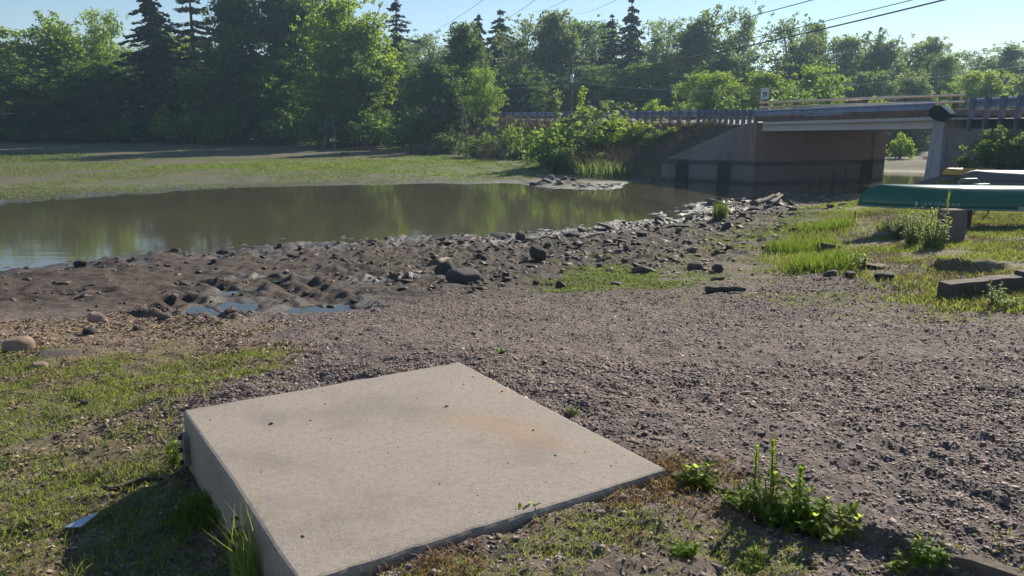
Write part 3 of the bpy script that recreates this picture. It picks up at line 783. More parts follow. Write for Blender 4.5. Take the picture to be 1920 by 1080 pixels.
# steel bracket cast into the left side
a, b = slab_q[0] - ctr, slab_q[3] - ctr
dl = (b - a)[:2] / np.linalg.norm((b - a)[:2]); nl = np.array([dl[1], -dl[0]]); nl = nl if nl[0] < 0 else -nl
def on_side(t, out, z): q = a[:2] + dl * t + nl * out; return (q[0], q[1], z)
mb = MB()
mb.hexa([on_side(0.05, -0.01, 0.27), on_side(0.13, -0.01, 0.27), on_side(0.13, 0.025, 0.27), on_side(0.05, 0.025, 0.27), on_side(0.05, -0.01, 0.41), on_side(0.13, -0.01, 0.41), on_side(0.13, 0.025, 0.41), on_side(0.05, 0.025, 0.41)])
pl_ = mb.build('bracket', M['bracket'], sl, bevel=0.004)
mb = MB()
for z in (0.28, 0.34, 0.40):
    c0 = on_side(0.09, 0.02, z); c1 = on_side(0.09, 0.04, z); mb.tube([c0, c1], 0.012, 8)
mb.build('bolt', M['post_dark'], pl_)

# ------------------------------------------------------------------ canoe lying upside down
def hull(L, beam, depth_mid, depth_end, pts=61, flat=0.55, stem=0.35, ns=15):
    """upside-down open hull: x along, z up, gunwale at the bottom; returns grid (i,j) of outer surface"""
    G = np.zeros((pts, ns, 3))
    for i in range(pts):
        t = -1 + 2 * i / (pts - 1)
        at = abs(t)
        b = beam / 2 * (1 - at ** 2.6) ** 0.8 + 0.012
        dep = depth_mid + (depth_end - depth_mid) * max(0, (at - 0.45) / 0.55) ** 1.6
        top = dep
        x_ = t * L / 2
        for j in range(ns):
            a = -math.pi / 2 + math.pi * j / (ns - 1)
            e = 2 / (2.0 + 1.6 * (1 - at) * flat * 2)
            yy = b * math.copysign(abs(math.sin(a)) ** e, math.sin(a)); zz = top * abs(math.cos(a)) ** e
            # curved stem: pull the ends in with height
            xx = x_ - math.copysign(1, t) * stem * (at ** 8) * (1 - math.sqrt(max(0, 1 - min(1, zz / dep) ** 2)))
            G[i, j] = (xx, yy, zz + (depth_mid - dep))
    return G
def hull_obj(name, G, mat, parent, thick=0.012):
    n, k = G.shape[:2]
    V = G.reshape(-1, 3); ii = np.arange(n * k).reshape(n, k)
    f = np.stack([ii[:-1, :-1].ravel(), ii[1:, :-1].ravel(), ii[1:, 1:].ravel(), ii[:-1, 1:].ravel()], 1)
    o = link(name, fast_mesh(name, V, f, smooth=True), mat, parent)
    sm = o.modifiers.new('s', 'SOLIDIFY'); sm.thickness = thick; sm.offset = -1
    return o
bow = W(1608, 386, 1.46); bow = WD(1608, 387, 15.3)
Lc = 4.9; KC = 1.13; ang = math.radians(-3)
root = empty('canoe', (bow[0] + KC * Lc / 2 * math.cos(ang), bow[1] + KC * Lc / 2 * math.sin(ang), bow[2] + 0.02), ang, 'dark green canoe lying upside down in the grass behind a concrete block', 'canoe')
root.scale = (KC, KC, KC)
root.rotation_euler = (math.radians(3), math.radians(0.5), ang)
G = hull(Lc, 0.88, 0.355, 0.365, 121, 0.12, 0.40, 21)
hull_obj('hull', G, M['canoe'], root)
mb = MB()
for j in (0, 20):
    mb.tube([G[i, j] + np.array([0, 0.004 if j else -0.004, 0.0]) for i in range(0, 121, 2)], 0.017, 8)
mb.build('gunwale', M['gunwale'], root, smooth=True)
def on_hull(x, z):   # near side of the hull (y<0)
    i = int(np.argmin(abs(G[:, 0, 0] - x))); prof = G[i, :11]
    y = np.interp(z, prof[:, 2], prof[:, 1]); return y
def text_mesh(body, size):
    cu = bpy.data.curves.new('t', 'FONT'); cu.body = body; cu.size = size; cu.resolution_u = 3
    ob = bpy.data.objects.new('t', cu); C.objects.link(ob)
    dg = bpy.context.evaluated_depsgraph_get(); me = bpy.data.meshes.new_from_object(ob.evaluated_get(dg))
    bpy.data.objects.remove(ob); return me
me = text_mesh('PA 2960 AT-', 0.082)
co = np.array([v.co[:] for v in me.vertices]); wtxt = co[:, 0].max()
sx = 0.60 / wtxt
x0 = -Lc / 2 + 0.86
for i, v in enumerate(me.vertices):
    X = x0 + 0.66 - co[i, 0] * sx; Z = 0.105 - co[i, 1]          # turned half round with the hull
    v.co = (X, on_hull(X, Z) - 0.004, Z)
link('lettering', me, M['letter'], root)
mb = MB(); X = x0 - 0.03
for dx in (0, 0.043):
    for dz in (0, 0.043):
        mb.add([(X + dx, on_hull(X, 0.03 + dz) - 0.005, 0.03 + dz), (X + dx + 0.035, on_hull(X + 0.04, 0.03 + dz) - 0.005, 0.03 + dz), (X + dx + 0.035, on_hull(X + 0.04, 0.065 + dz) - 0.005, 0.065 + dz), (X + dx, on_hull(X, 0.065 + dz) - 0.005, 0.065 + dz)], [(0, 1, 2, 3)])
mb.build('sticker', M['sticker'], root)
mb = MB(); X = -Lc / 2 + 2.46
mb.hexa([(X, on_hull(X, .02) - 0.02, 0.0), (X + 0.11, on_hull(X, .02) - 0.02, 0.0), (X + 0.11, on_hull(X, .02) + 0.0, 0.0), (X, on_hull(X, .02), 0.0), (X, on_hull(X, .06) - 0.008, 0.06), (X + 0.11, on_hull(X, .06) - 0.008, 0.06), (X + 0.11, on_hull(X, .06), 0.06), (X, on_hull(X, .06), 0.06)])
mb.build('plate', M['metal'], root)

# block and post that carry the canoe
def block_obj(name, px, py_base, w, d_, h, mat, label, cat, dy=0.0, rz=0.0):
    p = spot(px, py_base)
    prof = [(-w / 2, -0.25), (-w / 2, h - 0.07), (-w / 2 + 0.025, h - 0.02), (-w / 2 + 0.07, h), (w / 2 - 0.07, h), (w / 2 - 0.025, h - 0.02), (w / 2, h - 0.07), (w / 2, -0.25)]
    o = prism([(a, 0, b) for a, b in prof], (0, -1), d_).build(name, mat, None, bevel=0.012)
    o.location = (p[0], p[1] + dy, p[2]); o.rotation_euler = (0, 0, rz)
    return tag(o, label, cat)
block_obj('concrete_block', 1789, 456, 0.37, 0.26, 0.555, M['block'], 'weathered upright concrete block with rounded top standing in front of the green canoe', 'block', 0, 0.08)
p = WD(1806, 400, 15.25); g0 = float(T(p[0], 15.25))
o = MB().box(-0.14, 0.14, -0.08, 0.08, -0.2, max(0.08, bow[2] - g0 - 0.01)).build('support_post', M['post_dark'], None, bevel=0.01)
o.location = (p[0], 15.25, g0); tag(o, 'short dark timber prop under the green canoe behind the concrete block', 'prop')

# boats behind
p = WD(1868, 341, 20.5); gz0 = float(T(p[0], p[1]))
root = empty('rowboat', (p[0] + 1.45, 20.3, max(p[2], gz0 + 0.02)), math.radians(-3), 'long dull grey boat lying upside down in the grass behind the green canoe', 'boat')
root.rotation_euler = (math.radians(2), 0.01, math.radians(-3))
G2 = hull(5.0, 1.1, 0.30, 0.30, 51, 0.2, 0.5, 17)
hull_obj('hull', G2, M['greyboat'], root)
mb = MB()
for j in (0, 16): mb.tube([G2[i, j] for i in range(0, 51, 2)], 0.022, 6)
mb.build('gunwale', M['metal'], root, smooth=True)
mb = MB(); mb.tube([G2[i, 8] + np.array([0, 0, 0.006]) for i in range(3, 48, 2)], 0.014, 6); mb.build('keel', M['metal'], root)
p = WD(1766, 329, 22.6); gz0 = float(T(p[0] + 1, p[1]))
root = empty('kayak', (p[0] + 1.5, 22.6, max(p[2], gz0)), math.radians(4), 'bright yellow kayak end showing behind the grey boat by the bridge abutment', 'kayak')
G3 = hull(3.1, 0.7, 0.22, 0.20, 41, 0.5, 0.12, 13)
hull_obj('hull', G3, M['yellow'], root)
mb = MB()
for j in (0, 12): mb.tube([G3[i, j] for i in range(0, 41, 2)], 0.015, 6)
mb.build('gunwale', M['post_dark'], root)
# grey tubular frame standing between the two boats
p = WD(1828, 345, 17.0); g0 = float(T(p[0], 17.0))
root = empty('boat_stand', (p[0], 17.0, g0), 0.2, 'small grey tubular stand between the green canoe and the grey boat', 'stand')
h = max(p[2] - g0, 0.25)
for yy, hh in ((-0.18, h), (0.18, h + 0.09)):
    mb = MB(); mb.tube([(-0.27, yy, 0), (-0.25, yy, hh - 0.05), (-0.2, yy, hh), (0.2, yy, hh), (0.25, yy, hh - 0.05), (0.27, yy, 0)], 0.022, 8); mb.build('frame', M['metal'], root, smooth=True)
for xx_ in (-0.26, 0.26): MB().tube([(xx_, -0.18, h * 0.5), (xx_, 0.18, h * 0.5)], 0.018, 8).build('crossbar', M['metal'], root)

# ------------------------------------------------------------------ rocks
def ico(sub):
    import bmesh
    bm = bmesh.new(); bmesh.ops.create_icosphere(bm, subdivisions=sub, radius=1)
    v = np.array([q.co[:] for q in bm.verts]); f = np.array([[q.index for q in g.verts] for g in bm.faces]); bm.free(); return v, f
IV, IF = ico(3)
def rock_mesh(seed, flatness=0.6, cuts=7, soft=0.12):
    rng = np.random.default_rng(seed)
    v = IV.copy()
    for _ in range(cuts):
        n = rng.normal(size=3); n /= np.linalg.norm(n); d = rng.uniform(0.45, 0.8)
        k = v @ n; v = v - np.where(k > d, (k - d) * 0.9, 0)[:, None] * n
    v *= (1 + soft * (vnoise(v[:, 0] * 2.3 + 9, v[:, 1] * 2.3 + v[:, 2] * 1.7, seed) - 0.5) + 0.06 * (vnoise(v[:, 0] * 7, v[:, 1] * 7 + v[:, 2] * 5, seed + 1) - 0.5))[:, None]
    v /= abs(v).max(0); v[:, 2] *= flatness
    return fast_mesh('stone', v, IF, smooth=False)
ROCKS = [rock_mesh(i, f) for i, f in enumerate((0.6, 0.75, 0.5, 0.65, 0.85, 0.4))]
FLATS = [rock_mesh(20 + i, 0.22, 10) for i in range(3)]
rk = random.Random(5)
def rock(px, py, wpx, label, hr=None, mat='rock', name='stone', group=None, proto=None, tilt=0.2, sink=0.35, cat='stone'):
    """px, py: where its base meets the ground in the photograph; wpx its width there"""
    p = spot(px, py); dist = math.hypot(p[0], p[1])
    w = wpx / F * math.sqrt(dist ** 2 + (EYE - p[2]) ** 2)
    me = (proto or ROCKS)[rk.randrange(len(proto or ROCKS))].copy()
    o = link(name, me, M[mat])
    hs = (hr if hr else rk.uniform(0.8, 1.2))
    o.scale = (w / 2, w / 2 * rk.uniform(0.7, 1.0), w / 2 * hs)
    o.rotation_euler = (rk.uniform(-tilt, tilt), rk.uniform(-tilt, tilt), rk.uniform(-0.5, 0.5) + rk.choice((0, math.pi)))
    zm = max(abs(v.co.z) for v in me.vertices) * o.scale[2]
    o.location = (p[0], p[1] + w * 0.3, float(T(p[0], p[1] + w * 0.3)) + zm * (1 - 2 * sink))
    return tag(o, label, cat, group)
rock(14, 660, 60, 'largest rounded brown boulder at the left edge of the grass', 0.75, 'rock_tan', 'boulder', sink=0.38)
rock(95, 672, 70, 'flat pale stone lying right of the large rounded boulder', 0.7, 'rock', proto=FLATS)
rock(70, 692, 26, 'small tan stone in front of the flat pale stone by the boulder', 1.0, 'rock_tan')
rock(178, 604, 34, 'angular tan stone at the top of the dry leaf litter', 1.2, 'rock_tan', tilt=0.4)
rock(163, 628, 20, 'small mossy dark stone in the dry leaf litter', 1.2, 'rock_dark')
rock(255, 622, 28, 'low dark stone in the litter right of the small mossy one', 0.8, 'rock_dark')
rock(307, 600, 22, 'small brown stone beside the wet tyre ruts', 1.1, 'rock')
rock(1009, 490, 34, 'largest dark rounded boulder on the muddy bank below the water', 1.5, 'rock_dark', 'boulder', sink=0.2)
rock(1051, 540, 28, 'pointed dark stone in the bright green moss patch', 1.5, 'rock_dark', tilt=0.3)
rock(1207, 512, 42, 'broad dark stone right of the green moss patch', 1.2, 'rock')
rock(832, 516, 42, 'pointed dark mud covered lump beside the small wet puddle', 1.3, 'rock_dark', sink=0.25)
rock(868, 532, 70, 'long low dark lump right of the pointed mud lump', 0.8, 'rock_dark', sink=0.3)
rock(1141, 430, 42, 'flat dark slab at the water edge in the bank middle', 0.9, 'rock_dark', proto=FLATS, tilt=0.35)
rock(1238, 416, 20, 'round grey stone standing at the water edge left of the reed tuft', 1.2, 'rock')
rock(940, 448, 48, 'wide flat dark slab at the water edge above the dark boulder', 0.9, 'rock_dark', proto=FLATS)
rock(975, 450, 22, 'upright angular dark stone next to the pale driftwood', 1.6, 'rock_dark')
rock(1072, 443, 34, 'humped dark stone at the water edge right of the driftwood', 1.0, 'rock_dark')
rock(1363, 430, 18, 'round black stone below the rubble spit', 1.3, 'rock_dark', sink=0.15)
rock(1300, 474, 24, 'rounded brown stone at the edge of the stony mud', 1.2, 'rock')
rock(1305, 507, 30, 'low brown stone left of the black one on the sparse grass', 1.0, 'rock')
rock(1347, 510, 20, 'round black stone on the sparse grass', 1.2, 'rock_dark', sink=0.2)
rock(1595, 520, 22, 'small dark stone left of the dark humped one below the grass bank', 1.2, 'rock_dark', sink=0.2)
rock(1562, 518, 28, 'rough dark stone leftmost at the foot of the grass bank', 0.9, 'rock_dark')
rock(1662, 525, 36, 'dark humped stone rightmost at the foot of the grass bank', 1.1, 'rock_dark', sink=0.2)
rock(700, 584, 16, 'pale broken stone at the right end of the reflecting puddle', 1.0, 'rubble', tilt=0.6)
rock(662, 570, 22, 'dark stone above the right end of the reflecting puddle', 1.2, 'rock_dark')
rock(150, 500, 28, 'dark lump standing at the near water edge by the sky reflection', 1.2, 'rock_dark')
rock(30, 404, 34, 'dark lump breaking the water surface at far left', 0.9, 'rock_dark', sink=0.3)
rock(1293, 915, 22, 'small pale stone under the weeds by the slab corner', 1.0, 'rubble')
rock(155, 758, 22, 'small dark clod in the foreground grass', 1.0, 'rock_dark')
rock(1660, 502, 60, 'pinkish flat stone half sunk in the grass bank left of the concrete block', 0.8, 'rock_tan', proto=FLATS) 
rock(1690, 444, 70, 'grey flat stone by the dark bush left of the concrete block', 0.9, 'rubble', proto=FLATS)
# scattered stones that nothing tells apart, by stretch of bank
def scatter(n, px0, px1, py0, py1, w0, w1, label, group, mats, proto=None, tilt=0.3, slope=0.0):
    for _ in range(n):
        px = rk.uniform(px0, px1); t = (px - px0) / (px1 - px0)
        py = rk.uniform(py0, py1) + slope * (t - 0.5)
        rock(px, py, w0 * (w1 / w0) ** (rk.random() ** 1.8), label, None, rk.choice(mats), 'stone', group, proto, tilt, rk.uniform(0.3, 0.5))
scatter(46, 1030, 1320, 425, 505, 7, 26, 'brown stone among the many scattered on the stony mud right of the dark boulder', 'stones on the stony mud', ['rock', 'rock_dark', 'rock'], slope=-28)
scatter(24, 820, 1080, 455, 540, 6, 18, 'small stone scattered in the mud around the dark boulder', 'stones around the dark boulder', ['rock', 'rock_dark'])
scatter(18, 640, 1130, 440, 456, 8, 22, 'dark lump of the broken line along the near water edge', 'lumps along the water edge', ['rock_dark'], slope=-18)
scatter(18, 200, 640, 462, 500, 8, 22, 'dark mud lump along the left part of the near water edge', 'lumps at the left water edge', ['rock_dark'], slope=-26)
scatter(20, 560, 800, 480, 545, 6, 20, 'dark clod in the rutted mud above the reflecting puddle', 'clods in the rutted mud', ['rock_dark', 'rock'])
scatter(16, 20, 420, 520, 596, 6, 20, 'dark clod in the brown mud left of the ruts', 'clods in the left mud', ['rock_dark', 'rock'])
scatter(10, 1330, 1500, 440, 520, 6, 14, 'small stone in the sparse grass below the rubble spit', 'stones in the sparse grass', ['rock', 'rock_dark'])
scatter(40, 1000, 1110, 318, 348, 8, 30, 'broken slab in the far rubble pile between the green flat and the water', 'far rubble pile', ['rubble', 'rock_dark', 'rubble'], FLATS + ROCKS[:2], 0.6)
scatter(14, 1080, 1160, 345, 354, 10, 30, 'flat slab at the tip of the far rubble pile', 'far rubble tip', ['rubble', 'rock_dark'], FLATS, 0.3)
scatter(40, 1330, 1500, 368, 402, 10, 40, 'broken slab in the rubble spit by the bridge', 'rubble spit by the bridge', ['rubble', 'rock_dark', 'rubble', 'rock'], FLATS + ROCKS[:1], 0.55, slope=-14)
scatter(16, 1290, 1400, 384, 412, 6, 18, 'small stone in the shallows left of the rubble spit', 'stones in the shallows', ['rubble', 'rock'], None, 0.3)
scatter(14, 1480, 1600, 365, 388, 6, 18, 'small stone on the pale shore between spit and canoe bow', 'stones by the canoe bow', ['rubble', 'rock'], None, 0.3)
scatter(12, 1180, 1262, 322, 344, 5, 14, 'pale stone on the dark shore left of the wing wall', 'stones by the wing wall', ['rubble'], None, 0.3)

# ------------------------------------------------------------------ driftwood, timbers, stake, litter
def log(px0, py0, px1, py1, r, label, mat='timber', name='stick', cat='stick', bend=0.05, lift=0.6, n=9, dy=0.0):
    a, b = spot(px0, py0), spot(px1, py1); pts = []; rr = []
    for t in np.linspace(0, 1, n):
        p = a + (b - a) * t; p = p + np.array([0, dy, 0]); z = float(T(p[0], p[1])) + r * lift + bend * math.sin(t * 5.1 + px0) * r * 4 + 0
        pts.append((p[0], p[1] + 0.03 * math.sin(t * 7 + py0), z)); rr.append(r * (1.1 - 0.5 * t) * (0.9 + 0.2 * rk.random()))
    o = MB().tube(pts, rr, 7).build(name, M[mat], None, True); return tag(o, label, cat)
log(985, 452, 1045, 441, 0.05, 'pale forked driftwood branch lying at the water edge', 'bark_pale', 'driftwood', 'driftwood')
log(1062, 478, 1090, 490, 0.03, 'thin yellowish stick on the stony mud', 'bark_pale')
log(1322, 551, 1396, 549, 0.045, 'dark charred stick lying alone on the gravel', 'post_dark', lift=1.0)
log(196, 915, 342, 886, 0.012, 'grey bent stick touching the foot of the concrete slab', 'bark', lift=0.9)
log(1230, 432, 1290, 424, 0.05, 'brown log on the mud left of the rubble spit', 'bark', 'driftwood', 'driftwood')
log(66, 421, 113, 419, 0.03, 'pale thin stick floating on the left water', 'bark_pale', lift=0.4)
log(1410, 395, 1460, 376, 0.09, 'long grey beam leaning on the rubble spit', 'rock_dark' if False else 'timber', 'driftwood', 'driftwood', lift=2.5)
log(1440, 392, 1475, 370, 0.07, 'shorter grey beam beside the long one on the rubble spit', 'timber', 'driftwood', 'driftwood', lift=2.5)
def beam(p0, p1, w, h, name, mat, label, cat, up=0.0):
    a, b = np.array(p0, float), np.array(p1, float); d = (b - a)[:2]; L = np.linalg.norm(d); d /= L; n = np.array([-d[1], d[0]])
    k = max(2, int(L / 0.12)); mb = MB(); V = []
    for i in range(k + 1):
        c = a + (b - a) * i / k; wob = 0.008 * math.sin(i * 1.7) + 0.006 * math.sin(i * 4.1)
        for (s, z) in ((-1, -h), (1, -h), (1, -0.02), (0.85, wob * 0.5), (-0.85, wob * 0.5), (-1, -0.02 + wob)):
            V.append((c[0] + n[0] * s * w / 2, c[1] + n[1] * s * w / 2, c[2] + z + up))
    F_ = []
    for i in range(k):
        for j in range(6): F_.append((i * 6 + j, i * 6 + (j + 1) % 6, (i + 1) * 6 + (j + 1) % 6, (i + 1) * 6 + j))
    F_.append((5, 4, 3, 2, 1, 0)); F_.append(tuple(k * 6 + j for j in range(6)))
    mb.add(V, F_); return tag(mb.build(name, M[mat]), label, cat)
a, b = spot(1768, 560), spot(1884, 556); a[2] += 0.17; b[2] += 0.20
c_ = spot(2150, 520); c_[2] = b[2] + 0.08
b2 = a + (c_ - a) * 0.36; b2[2] = b[2] - 0.01
beam(a, b2, 0.2, 0.34, 'timber_beam', 'timber', 'weathered square timber beam with a cut end lying by the grass bank, left piece', 'beam')
b3 = b2 + (c_ - b2) * 0.01; b3[2] += 0.035
beam(b3, c_, 0.2, 0.36, 'timber_beam', 'timber', 'second timber beam running out of the picture at the right edge', 'beam')
a, b = np.array([*(ED0 - EDN * 0.0), 0]), np.array([*(ED1 + EDD * 0.8), 0]); a[2] = float(T(a[0] - EDN[0] * 0.1, a[1] - EDN[1] * 0.1)) + 0.012; b[2] = float(T(b[0] - EDN[0] * 0.1, b[1] - EDN[1] * 0.1)) + 0.012
beam(a, b, 0.055, 0.16, 'edging_timber', 'timber', 'sunken timber edging between gravel and weedy ground at lower right', 'edging', 0.0)
p = spot(1562, 470)
o = prism([(x_, 0, z_) for x_, z_ in ((-0.16, -0.1), (-0.17, 0.10), (0.06, 0.06), (0.18, 0.03), (0.18, -0.1))], (0, -1), 0.25).build('timber_stub', M['timber'], None, bevel=0.01)
o.location = (p[0] + 0.02, p[1], p[2] + 0.03); o.rotation_euler = (0, 0, 0.3); tag(o, 'short dark timber stub half buried in the grass bank', 'timber')
p = spot(1602, 418)
o = MB().hexa([(-0.018, -0.012, -0.1), (0.018, -0.012, -0.1), (0.018, 0.012, -0.1), (-0.018, 0.012, -0.1), (-0.018, -0.012, 0.27), (0.018, -0.012, 0.27), (0.018, 0.012, 0.27), (-0.018, 0.012, 0.27)]).build('survey_stake', M['orange'], None)
o.location = p; o.rotation_euler = (0.03, -0.05, 0.3); tag(o, 'thin orange stake standing in the ground under the canoe bow', 'stake')
p = spot(150, 992)
mb = MB()
prof = [(-0.045, -0.03), (0.02, -0.028), (0.055, 0.05), (0.045, 0.055), (-0.01, 0.0)]
V = [(x_, y_, 0.004 + 0.02 * (i in (2, 3)) + 0.012 * (i == 4)) for i, (x_, y_) in enumerate(prof)]
V2 = [(x_, y_, z_ + 0.002) for x_, y_, z_ in V]
mb.add(V + V2, [(4, 1, 0), (4, 2, 1), (4, 3, 2), (5, 6, 9), (6, 7, 9), (7, 8, 9)] + [(i, (i + 1) % 5, 5 + (i + 1) % 5, 5 + i) for i in range(5)])
o = mb.build('wrapper', M['foil']); o.location = (p[0], p[1], p[2] + 0.02); tag(o, 'crumpled pale blue wrapper lying in the grass at the shadow edge', 'litter')

# ------------------------------------------------------------------ vegetation builders
def leaf_quads(cen, size, rng, up=0.25, aspect=0.55, dirs=None):
    n = len(cen); nrm = rng.normal(size=(n, 3)); nrm[:, 2] = abs(nrm[:, 2]) + up
    nrm /= np.linalg.norm(nrm, axis=1, keepdims=True)
    t = rng.normal(size=(n, 3)) if dirs is None else dirs + rng.normal(size=(n, 3)) * 0.25
    t -= nrm * (t * nrm).sum(1, keepdims=True); t /= np.linalg.norm(t, axis=1, keepdims=True) + 1e-9
    b = np.cross(nrm, t); L = (size * rng.uniform(0.6, 1.35, n))[:, None]; w = L * aspect
    bendv = nrm * L * 0.12
    V = np.stack([cen - t * L * 0.5, cen - b * w * 0.5 + bendv, cen + t * L * 0.5, cen + b * w * 0.5 + bendv], 1).reshape(-1, 3)
    return V, np.arange(n * 4).reshape(n, 4)
def crown_mesh(name, clumps, per, size, rng, squash=0.75, up=0.25, aspect=0.6):
    """clumps: list of (x,y,z,r)"""
    cs = []; ti = []
    for (x, y, z, r) in clumps:
        n = max(10, int(per * r * r)); d = rng.normal(size=(n, 3)); d /= np.linalg.norm(d, axis=1, keepdims=True)
        q = d * (rng.random(n) ** 0.45)[:, None] * r * (0.8 + 0.5 * rng.random((n, 1))); q[:, 2] *= squash
        cs.append(q + (x, y, z)); ti.append(np.clip(rng.normal(0.5 + rng.uniform(-0.22, 0.22), 0.18, n), 0, 1))
    cs = np.concatenate(cs); ti = np.concatenate(ti)
    V, f = leaf_quads(cs, size, rng, up, aspect)
    return fast_mesh(name, V, f, {'tint': np.repeat(ti, 4)})
def broadleaf(seed, W_=6.0, prof=None, nclump=70, per=150, size=0.24, base=0.12, r0=0.9, open_=0.0, trunk=0.2):
    """unit tree 10 m high; returns (trunk mesh, crown mesh)"""
    rng = np.random.default_rng(seed); H = 10.0
    prof = prof or (lambda t: math.sin(math.pi * min(1, t * 0.9 + 0.1)) ** 0.7)
    lob = rng.uniform(0, 6.28, 3)
    clumps = []
    while len(clumps) < nclump:
        t = rng.uniform(0, 1); ph = rng.uniform(0, 6.28); R = W_ / 2 * prof(t) * (0.85 + 0.25 * math.sin(2 * ph + lob[0] + 3 * t) + 0.15 * math.sin(3 * ph + lob[1] - 5 * t))
        rr = R * (rng.random() ** 0.4) * 0.9
        r = r0 * rng.uniform(0.55, 1.25) * (0.55 + 0.6 * prof(t))
        clumps.append((math.cos(ph) * rr, math.sin(ph) * rr, H * (base + (1 - base) * t) - r * 0.4, r))
    for _ in range(int(nclump * 0.95)):        # wispy tips that break the outline
        t = rng.uniform(0.1, 1); ph = rng.uniform(0, 6.28); R = W_ / 2 * prof(t) * rng.uniform(0.85, 1.25)
        clumps.append((math.cos(ph) * R, math.sin(ph) * R, H * (base + (1 - base) * t) + rng.uniform(0, 0.3), r0 * rng.uniform(0.18, 0.40)))
    mb = MB(); top = H * 0.8
    px = [(0, 0, -0.6)]; cx = cy = 0
    for k in range(1, 8):
        cx += rng.uniform(-0.12, 0.12); cy += rng.uniform(-0.12, 0.12); px.append((cx, cy, top * k / 7))
    mb.tube(px, [trunk * (1.25 - 1.1 * k / 7) for k in range(8)], 7)
    for i in rng.choice(len(clumps), min(26, len(clumps)), False):
        c = clumps[i]; k = min(6, max(1, int(c[2] / top * 7 * 0.6))); a = px[k]
        m_ = ((a[0] + c[0]) / 2 + rng.uniform(-.2, .2), (a[1] + c[1]) / 2 + rng.uniform(-.2, .2), (a[2] + c[2]) / 2 + 0.25)
        mb.tube([a, m_, c[:3]], [trunk * 0.36, trunk * 0.22, 0.015], 5)
    me = bpy.data.meshes.new('trunk'); me.from_pydata(mb.v, [], mb.f); me.update()
    return me, crown_mesh('crown', clumps, per, size, rng)
def conifer(seed, W_=3.6, whorls=26, dens=1.0, base=0.08, droop=0.35, size=0.22, ragged=0.25):
    rng = np.random.default_rng(seed); H = 10.0; mb = MB()
    mb.tube([(0, 0, -0.6), (0.03, 0, H * 0.5), (0, 0.02, H)], [0.2, 0.12, 0.015], 7)
    cs = []; di = []; ti = []
    for w in range(whorls):
        t = w / (whorls - 1); z = H * min(0.985, base + (0.985 - base) * t + rng.normal() * 0.012); L = W_ / 2 * (1 - t) ** 0.85 + 0.12
        nb = rng.integers(5, 8)
        for k in range(nb):
            ph = rng.uniform(0, 6.28); l = L * rng.uniform(1 - ragged * 1.6, 1 + ragged)
            if rng.random() > 0.6 + 0.3 * dens: continue
            d = np.array([math.cos(ph), math.sin(ph), 0]); n = max(4, int(34 * dens * l))
            s = rng.random(n) ** 0.7
            zz = -droop * l * (s ** 1.3) + 0.22 * l * np.clip(s - 0.6, 0, 1)
            P_ = np.outer(s * l, d); P_[:, 2] = z + zz
            side = np.cross(d, (0, 0, 1)); P_ += np.outer(rng.normal(size=n) * 0.16 * l * (1.1 - s), side) + np.stack([np.zeros(n), np.zeros(n), -rng.random(n) * 0.16], 1)
            cs.append(P_); dd = np.tile(d, (n, 1)) + np.outer(rng.normal(size=n), side) * 0.8; dd[:, 2] -= 0.45; di.append(dd)
            ti.append(np.clip(rng.normal(0.35 + 0.3 * s, 0.2), 0, 1))
            mb.tube([(0, 0, z), tuple(d * l * 0.9 + np.array([0, 0, z - droop * l * 0.8]))], [0.03, 0.008], 4)
    cs = np.concatenate(cs); di = np.concatenate(di); ti = np.concatenate(ti)
    V, f = leaf_quads(cs, size, rng, 0.6, 0.42, di)
    me = bpy.data.meshes.new('trunk'); me.from_pydata(mb.v, [], mb.f); me.update()
    return me, fast_mesh('crown', V, f, {'tint': np.repeat(ti, 4)})
dome = lambda t: math.sin(math.pi * (0.12 + 0.80 * t)) ** 0.6
colm = lambda t: (math.sin(math.pi * (0.16 + 0.76 * t)) ** 0.45) * (1 - 0.25 * t)
topy = lambda t: 0.42 + 0.58 * math.sin(math.pi * (0.05 + 0.87 * t)) ** 0.9
PROTO = {
 'round': [broadleaf(i, 6.4, dome, 120, 230, 0.235) for i in (1, 2, 3)],
 'tall': [broadleaf(i, 4.8, colm, 120, 250, 0.235, 0.06, 0.85) for i in (11, 12)],
 'open': [broadleaf(i, 6.2, topy, 100, 190, 0.225, 0.14, 0.75, trunk=0.17) for i in (21, 22)],
 'spruce': [conifer(i, 4.2, 58, 1.25, droop=0.5, size=0.30, ragged=0.5) for i in (31, 32)],
 'sparse': [conifer(i, 4.6, 40, 0.8, 0.10, 0.25, 0.28, 0.55) for i in (41, 42)],
}
tree_i = [0]
def tree(kind, px, py_top, wpx, d, label, leaf='leaf', bark='bark', group=None, name=None, base_py=None, yaw=None):
    me_t, me_c = PROTO[kind][tree_i[0] % len(PROTO[kind])]; tree_i[0] += 1
    q = WD(px, py_top, d); zb = float(T(q[0], q[1])); hgt = q[2] - zb
    wid = wpx / F * d
    unit = {'round': 6.8, 'tall': 5.2, 'open': 6.6, 'spruce': 3.9, 'sparse': 4.6}[kind]
    nm = name or ('conifer_tree' if kind in ('spruce', 'sparse') else 'deciduous_tree')
    r = empty(nm, (q[0], q[1], zb), yaw if yaw is not None else rk.uniform(0, 6.28), label, 'tree', group)
    r.scale = (wid / unit, wid / unit, hgt / 10.2)
    def inst(n, me, mat):
        key = me.name + mat
        if key not in bpy.data.meshes:
            m2 = me.copy(); m2.name = key; m2.materials.clear(); m2.materials.append(M[mat])
        link(n, bpy.data.meshes[key], None, r)
    inst('trunk', me_t, bark); inst('crown', me_c, leaf)
    return r
